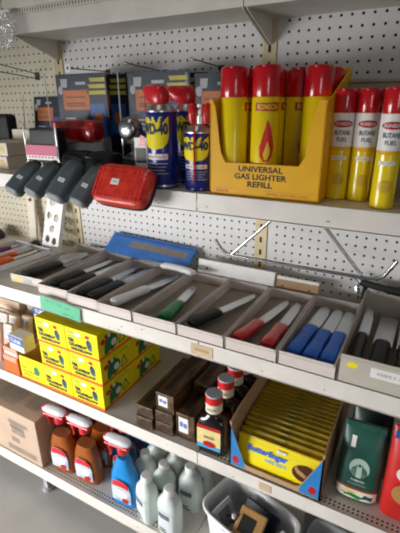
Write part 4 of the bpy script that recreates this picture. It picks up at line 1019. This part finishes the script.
inbox('tan_package', 'tan card package with dark window in the white basket', (.873, -.426, zd+.128), (30, 4, -4), .075, .08, .012, 'tan', 'ink')
inbox('white_package', 'white printed package leaning on the left wall of the basket', (.793, -.407, zd+.088), (0, 62, -15), .095, .075, .008, 'wplast', 'lgrey')
inbox('dark_package', 'black package lying at the front of the white basket', (.880, -.435, zd+.045), (4, 4, -15), .10, .05, .02, 'black', 'dgrey')
inbox('grey_package', 'light grey package at the right inside the white basket', (.947, -.420, zd+.105), (14, 30, -15), .025, .07, .010, 'wplast', 'dgrey')
t = thing('tool_handle', 'black tool with white knob lying in the white basket left of the tan package', 'tool', (.808, -.437, zd+.136), (0, R(8), R(24))); MB().loft([(0, .008, .007, 2.5, 0, 0), (.02, .011, .009, 2.5, 0, 0), (.05, .009, .008, 2.5, 0, 0), (.06, .012, .009, 2.5, 0, 0), (.065, .006, .005, 2.5, 0, 0)], 18, mtx=Matrix.Rotation(PI/2, 4, 'Y')).build('grip', 'matte', t, True); MB().lathe([(0, 0), (.006, .002), (.007, .008), (0, .012)], 14, mtx=Matrix.Translation((.02, -.002, .007))).build('knob', 'wplast', t, True)
# grey plastic tubs right
basket('grey white plastic tub at the right of the basket', (1.075, -.385, zd), -6, .13, .14, .125, 'lgrey')
t = thing('clip_box', 'grey plastic box with slanted lid between the basket and tub', 'box', (1.03, -.24, zd), R(-8)); MB().box(-.04, .05, -.05, .04, 0, .12, .006).build('body', 'lgrey', t); MB().box(-.043, .053, -.053, .043, .1205, .135, .005).build('lid', 'wplast', t); MB().box(-.01, .02, -.056, -.052, .10, .125, .001).build('latch', 'dgrey', t)
bundle('black bag at the right end of the bottom shelf', (1.228, -.36, zd), .15, .16, .14)
bundle('black bag behind the grey tub on the bottom shelf', (1.18, -.15, zd), .15, .14, .15, 'black')

# ------------------------------------------------------------------ light and camera
w = bpy.data.worlds.new('store'); SC.world = w; w.use_nodes = True
nt = w.node_tree; bg = nt.nodes['Background']
tc = nt.nodes.new('ShaderNodeTexCoord'); sx = nt.nodes.new('ShaderNodeSeparateXYZ'); rm = nt.nodes.new('ShaderNodeValToRGB'); mp = nt.nodes.new('ShaderNodeMapRange')
mp.inputs['From Min'].default_value = -1
nt.links.new(tc.outputs['Generated'], sx.inputs[0]); nt.links.new(sx.outputs['Z'], mp.inputs['Value']); nt.links.new(mp.outputs[0], rm.inputs[0])
rm.color_ramp.elements[0].color = (.17, .17, .17, 1); rm.color_ramp.elements[1].color = (.02, .02, .02, 1)
e = rm.color_ramp.elements.new(.5); e.color = (.105, .11, .115, 1)
nt.links.new(rm.outputs[0], bg.inputs[0]); bg.inputs[1].default_value = 1
def area(name, loc, target, sx, sy, power, col=(1, 1, 1)):
    l = bpy.data.lights.new(name, 'AREA'); l.shape = 'RECTANGLE'; l.size = sx; l.size_y = sy; l.energy = power; l.color = col
    o = bpy.data.objects.new(name, l); COL.objects.link(o); o.location = loc
    o.rotation_euler = (Vector(target)-Vector(loc)).to_track_quat('-Z', 'Y').to_euler(); return o
dl = area('shop_door', (-1.2, -2.2, -.95), (.35, 0, -1.2), 1.9, 1.1, 19, (.99, .995, 1)); dl.data.spread = R(62)
area('far_window', (2.4, -2.8, -.1), (.9, 0, -.6), .4, 1.2, 7.5, (1, .985, .97))
area('ceiling_lamp', (.3, -1.1, 1.5), (.3, -.9, -.8), .3, 1.6, 4, (1, .96, .9))
cam = bpy.data.cameras.new('camera'); co = bpy.data.objects.new('camera', cam); COL.objects.link(co); SC.camera = co
yaw, pitch, roll = .50578132785271, .3728084541932155, -.009124333744716353
ca, sa = math.cos(yaw), math.sin(yaw)
r_ = Vector((ca, sa, 0)); fw = Vector((-sa, ca, 0)); up = Vector((0, 0, 1))
fw, up = fw*math.cos(pitch)-up*math.sin(pitch), up*math.cos(pitch)+fw*math.sin(pitch)
r_, up = r_*math.cos(roll)+up*math.sin(roll), up*math.cos(roll)-r_*math.sin(roll)
mw = Matrix((r_, up, -fw)).transposed().to_4x4(); mw.translation = Vector((1.142078, -1.172304, -.193495))
co.matrix_world = mw
cam.sensor_fit = 'VERTICAL'; cam.sensor_height = 24; cam.lens = 417.34*24/533; cam.clip_start = .02
vs = SC.view_settings; vs.view_transform = 'Standard'; vs.look = 'None'; vs.gamma = 1; vs.exposure = 0; vs.use_curve_mapping = False
SC.cycles.filter_width = 2.0 if hasattr(SC, 'cycles') else 1.5
